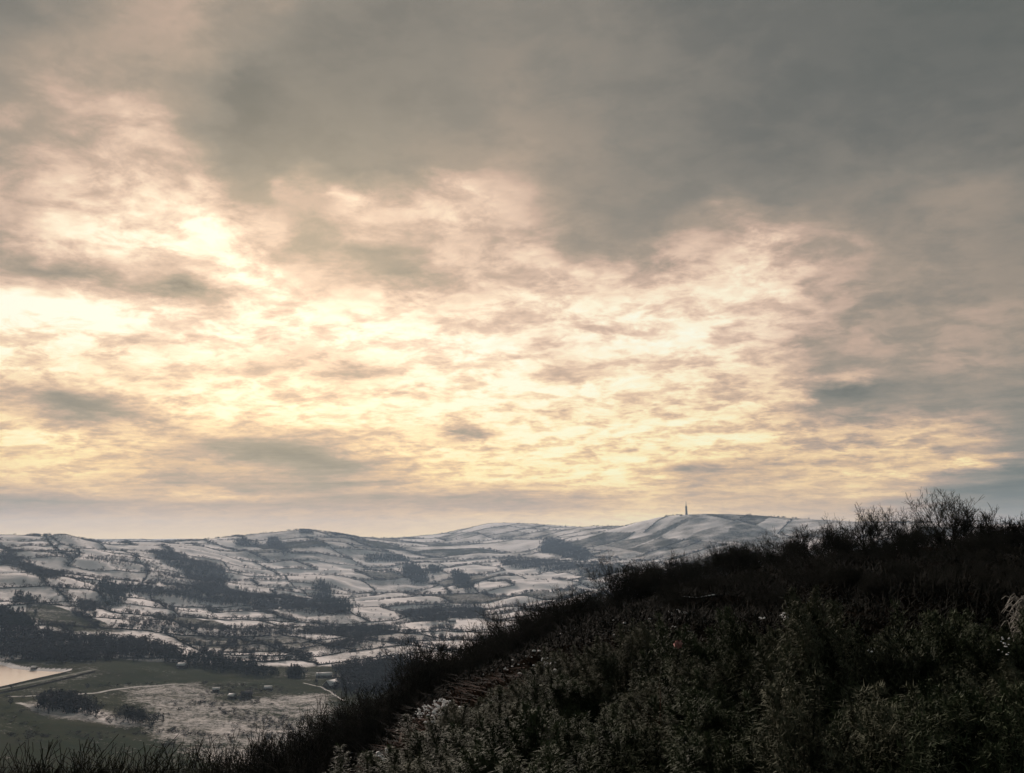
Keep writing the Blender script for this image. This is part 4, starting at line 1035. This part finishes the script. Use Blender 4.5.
# elevation -> row index
def fcurve(inp, xs, ys, lo, hi):
    n = N.new('ShaderNodeFloatCurve'); c = n.mapping.curves[0]
    ys = (np.asarray(ys) - lo) / (hi - lo)
    c.points[0].location = (xs[0], ys[0]); c.points[1].location = (xs[-1], ys[-1])
    for a, b_ in list(zip(xs, ys))[1:-1]: c.points.new(float(a), float(b_))
    n.mapping.update(); L.new(inp, n.inputs['Value']); return n.outputs[0]
eldeg = mth('MULTIPLY', el_w, 180 / math.pi)
v1 = mth('MULTIPLY', mth('MINIMUM', mth('MAXIMUM', eldeg, 0.), 12.), 1 / .6)
v2 = mth('MULTIPLY', mth('MAXIMUM', mth('SUBTRACT', eldeg, 12.), 0.), 1 / 1.25)
vrow = mth('ADD', v1, v2)
acc = None
for j, el in enumerate(els):
    a = np.radians(azs); e_ = R(float(el)); x, y, z = np.sin(a) * math.cos(e_), np.cos(a) * math.cos(e_), math.sin(e_)
    px, py = proj(x, y, z); row = sky_px(px, py)
    c = fcurve(u, (azs + 44) / 88, row, 0, 1.2)
    if acc is None: acc = c; continue
    n = N.new('ShaderNodeMix'); n.data_type = 'FLOAT'; n.clamp_factor = True
    L.new(mth('SUBTRACT', vrow, float(j - 1)), n.inputs[0]); L.new(acc, n.inputs[2]); L.new(c, n.inputs[3]); acc = n.outputs[0]
base = mth('MULTIPLY', acc, 1.2)
# fine cloud structure
d0 = noise(2.6, 5, .5, rot.outputs[0], dist=.3); d1 = noise(7.5, 10, .62, rot.outputs[0], dist=.25); d2 = noise(24., 6, .55, rot.outputs[0], dist=.5)
def sstep(v, a, b_):
    n = N.new('ShaderNodeMapRange'); n.interpolation_type = 'SMOOTHSTEP'; n.clamp = True
    L.new(v, n.inputs[0]); n.inputs[1].default_value = a; n.inputs[2].default_value = b_; return n.outputs[0]
puff = mth('SUBTRACT', .45, sstep(d1, .41, .64))
det = mth('ADD', mth('MULTIPLY', puff, .17), mth('ADD', mth('MULTIPLY', mth('SUBTRACT', .5, d2), .22), mth('MULTIPLY', mth('SUBTRACT', d0, .5), .30)))
amp = mth('MULTIPLY', mth('MULTIPLY_ADD', base, 2.2, -1.15, clamp=True), 1.5)
cs = N.new('ShaderNodeCombineXYZ'); L.new(mth('MULTIPLY', az_n, 4.), cs.inputs[0]); L.new(mth('MULTIPLY', mth('SUBTRACT', el_n, mth('MULTIPLY', az_n, .03)), 60.), cs.inputs[1])
streak = mth('MULTIPLY', mth('SUBTRACT', noise(1., 6, .6, cs.outputs[0], dist=.3), .5), mth('MULTIPLY', mth('MULTIPLY_ADD', el_n, -9., 1.75, clamp=True), mth('MULTIPLY_ADD', el_n, 22., -.45, clamp=True)))
base = mth('ADD', base, mth('MULTIPLY', streak, .42))
hz = mth('MULTIPLY_ADD', el_n, 9., .0, clamp=True)       # smooth layer at the very horizon
Lm = mth('ADD', base, mth('MULTIPLY', det, mth('MULTIPLY', mth('ADD', amp, .16), hz)))
# far behind the viewer the layer is plain grey
behind = mth('MULTIPLY_ADD', mth('ABSOLUTE', az_n), 1 / .8, -.8 / .8, clamp=True)
behind = mth('MAXIMUM', behind, mth('MULTIPLY_ADD', el_n, 1 / .5, -.72 / .5, clamp=True))
n = N.new('ShaderNodeMix'); n.data_type = 'FLOAT'; L.new(behind, n.inputs[0]); L.new(Lm, n.inputs[2]); L.new(mth('MULTIPLY_ADD', d0, .14, .30), n.inputs[3]); Lm = n.outputs[0]
def lin(c): return tuple(((v / 255 + .055) / 1.055) ** 2.4 if v > 10 else v / 255 / 12.92 for v in c)
def ramp(stops):
    n = N.new('ShaderNodeValToRGB'); cr = n.color_ramp; cr.interpolation = 'LINEAR'
    cr.elements[0].position = stops[0][0]; cr.elements[0].color = (*lin(stops[0][1]), 1)
    cr.elements[1].position = stops[-1][0]; cr.elements[1].color = (*lin(stops[-1][1]), 1)
    for p, c in stops[1:-1]:
        e = cr.elements.new(p); e.color = (*lin(c), 1)
    L.new(Lm, n.inputs['Fac']); return n.outputs[0]
hi = ramp([(.36, (92, 96, 92)), (.43, (108, 108, 103)), (.50, (132, 127, 118)), (.58, (162, 147, 132)), (.66, (195, 168, 150)), (.75, (226, 196, 173)), (.84, (247, 222, 194)), (.91, (255, 243, 214)), (1.0, (255, 254, 234))])
lo = ramp([(.36, (88, 98, 98)), (.46, (113, 118, 113)), (.56, (145, 139, 129)), (.64, (180, 158, 141)), (.72, (214, 182, 148)), (.80, (242, 208, 160)), (.88, (255, 234, 178)), (1.0, (255, 248, 205))])
col = mixc(mth('MULTIPLY_ADD', el_n, -1 / .16, .25 / .16, clamp=True), hi, lo)
sky = N.new('ShaderNodeTexSky'); sky.sky_type = 'NISHITA'; sky.sun_disc = False; sky.sun_elevation = SUN_EL; sky.sun_rotation = SUN_AZ
sky.air_density = 1.5; sky.dust_density = 4
bg1 = N.new('ShaderNodeBackground'); bg1.inputs['Strength'].default_value = 1.0; L.new(col, bg1.inputs['Color'])
bg2 = N.new('ShaderNodeBackground'); bg2.inputs['Strength'].default_value = .06; L.new(sky.outputs[0], bg2.inputs['Color'])
mx = N.new('ShaderNodeMixShader'); mx.inputs[0].default_value = .06; L.new(bg1.outputs[0], mx.inputs[1]); L.new(bg2.outputs[0], mx.inputs[2])
wo = N.new('ShaderNodeOutputWorld'); L.new(mx.outputs[0], wo.inputs['Surface'])

# ------------------------------------------------------------------ sun, camera, render
sl = bpy.data.lights.new('sun', 'SUN'); sl.energy = 4.8; sl.angle = R(10); sl.color = (1, .85, .76)
so = bpy.data.objects.new('sun', sl); C.objects.link(so); so.location = (0, 0, 300)
from mathutils import Vector
dv = Vector((math.sin(SUN_AZ) * math.cos(SUN_EL), math.cos(SUN_AZ) * math.cos(SUN_EL), math.sin(SUN_EL)))
so.rotation_euler = dv.to_track_quat('Z', 'Y').to_euler()
cd = bpy.data.cameras.new('camera'); cam = bpy.data.objects.new('camera', cd); C.objects.link(cam)
cd.sensor_width = 36; cd.lens = F / 1024 * 36; cd.clip_end = 40000; cd.clip_start = .05
cam.location = (0, 0, EYE); cam.rotation_euler = (math.pi / 2 + PITCH, 0, 0)
S = bpy.context.scene; S.camera = cam
S.view_settings.view_transform = 'Standard'; S.view_settings.look = 'None'; S.view_settings.exposure = 0; S.view_settings.gamma = 1
S.render.engine = 'CYCLES'; S.cycles.use_denoising = True; S.cycles.max_bounces = 4; S.cycles.diffuse_bounces = 2; S.cycles.volume_bounces = 1
S.cycles.sample_clamp_indirect = 4
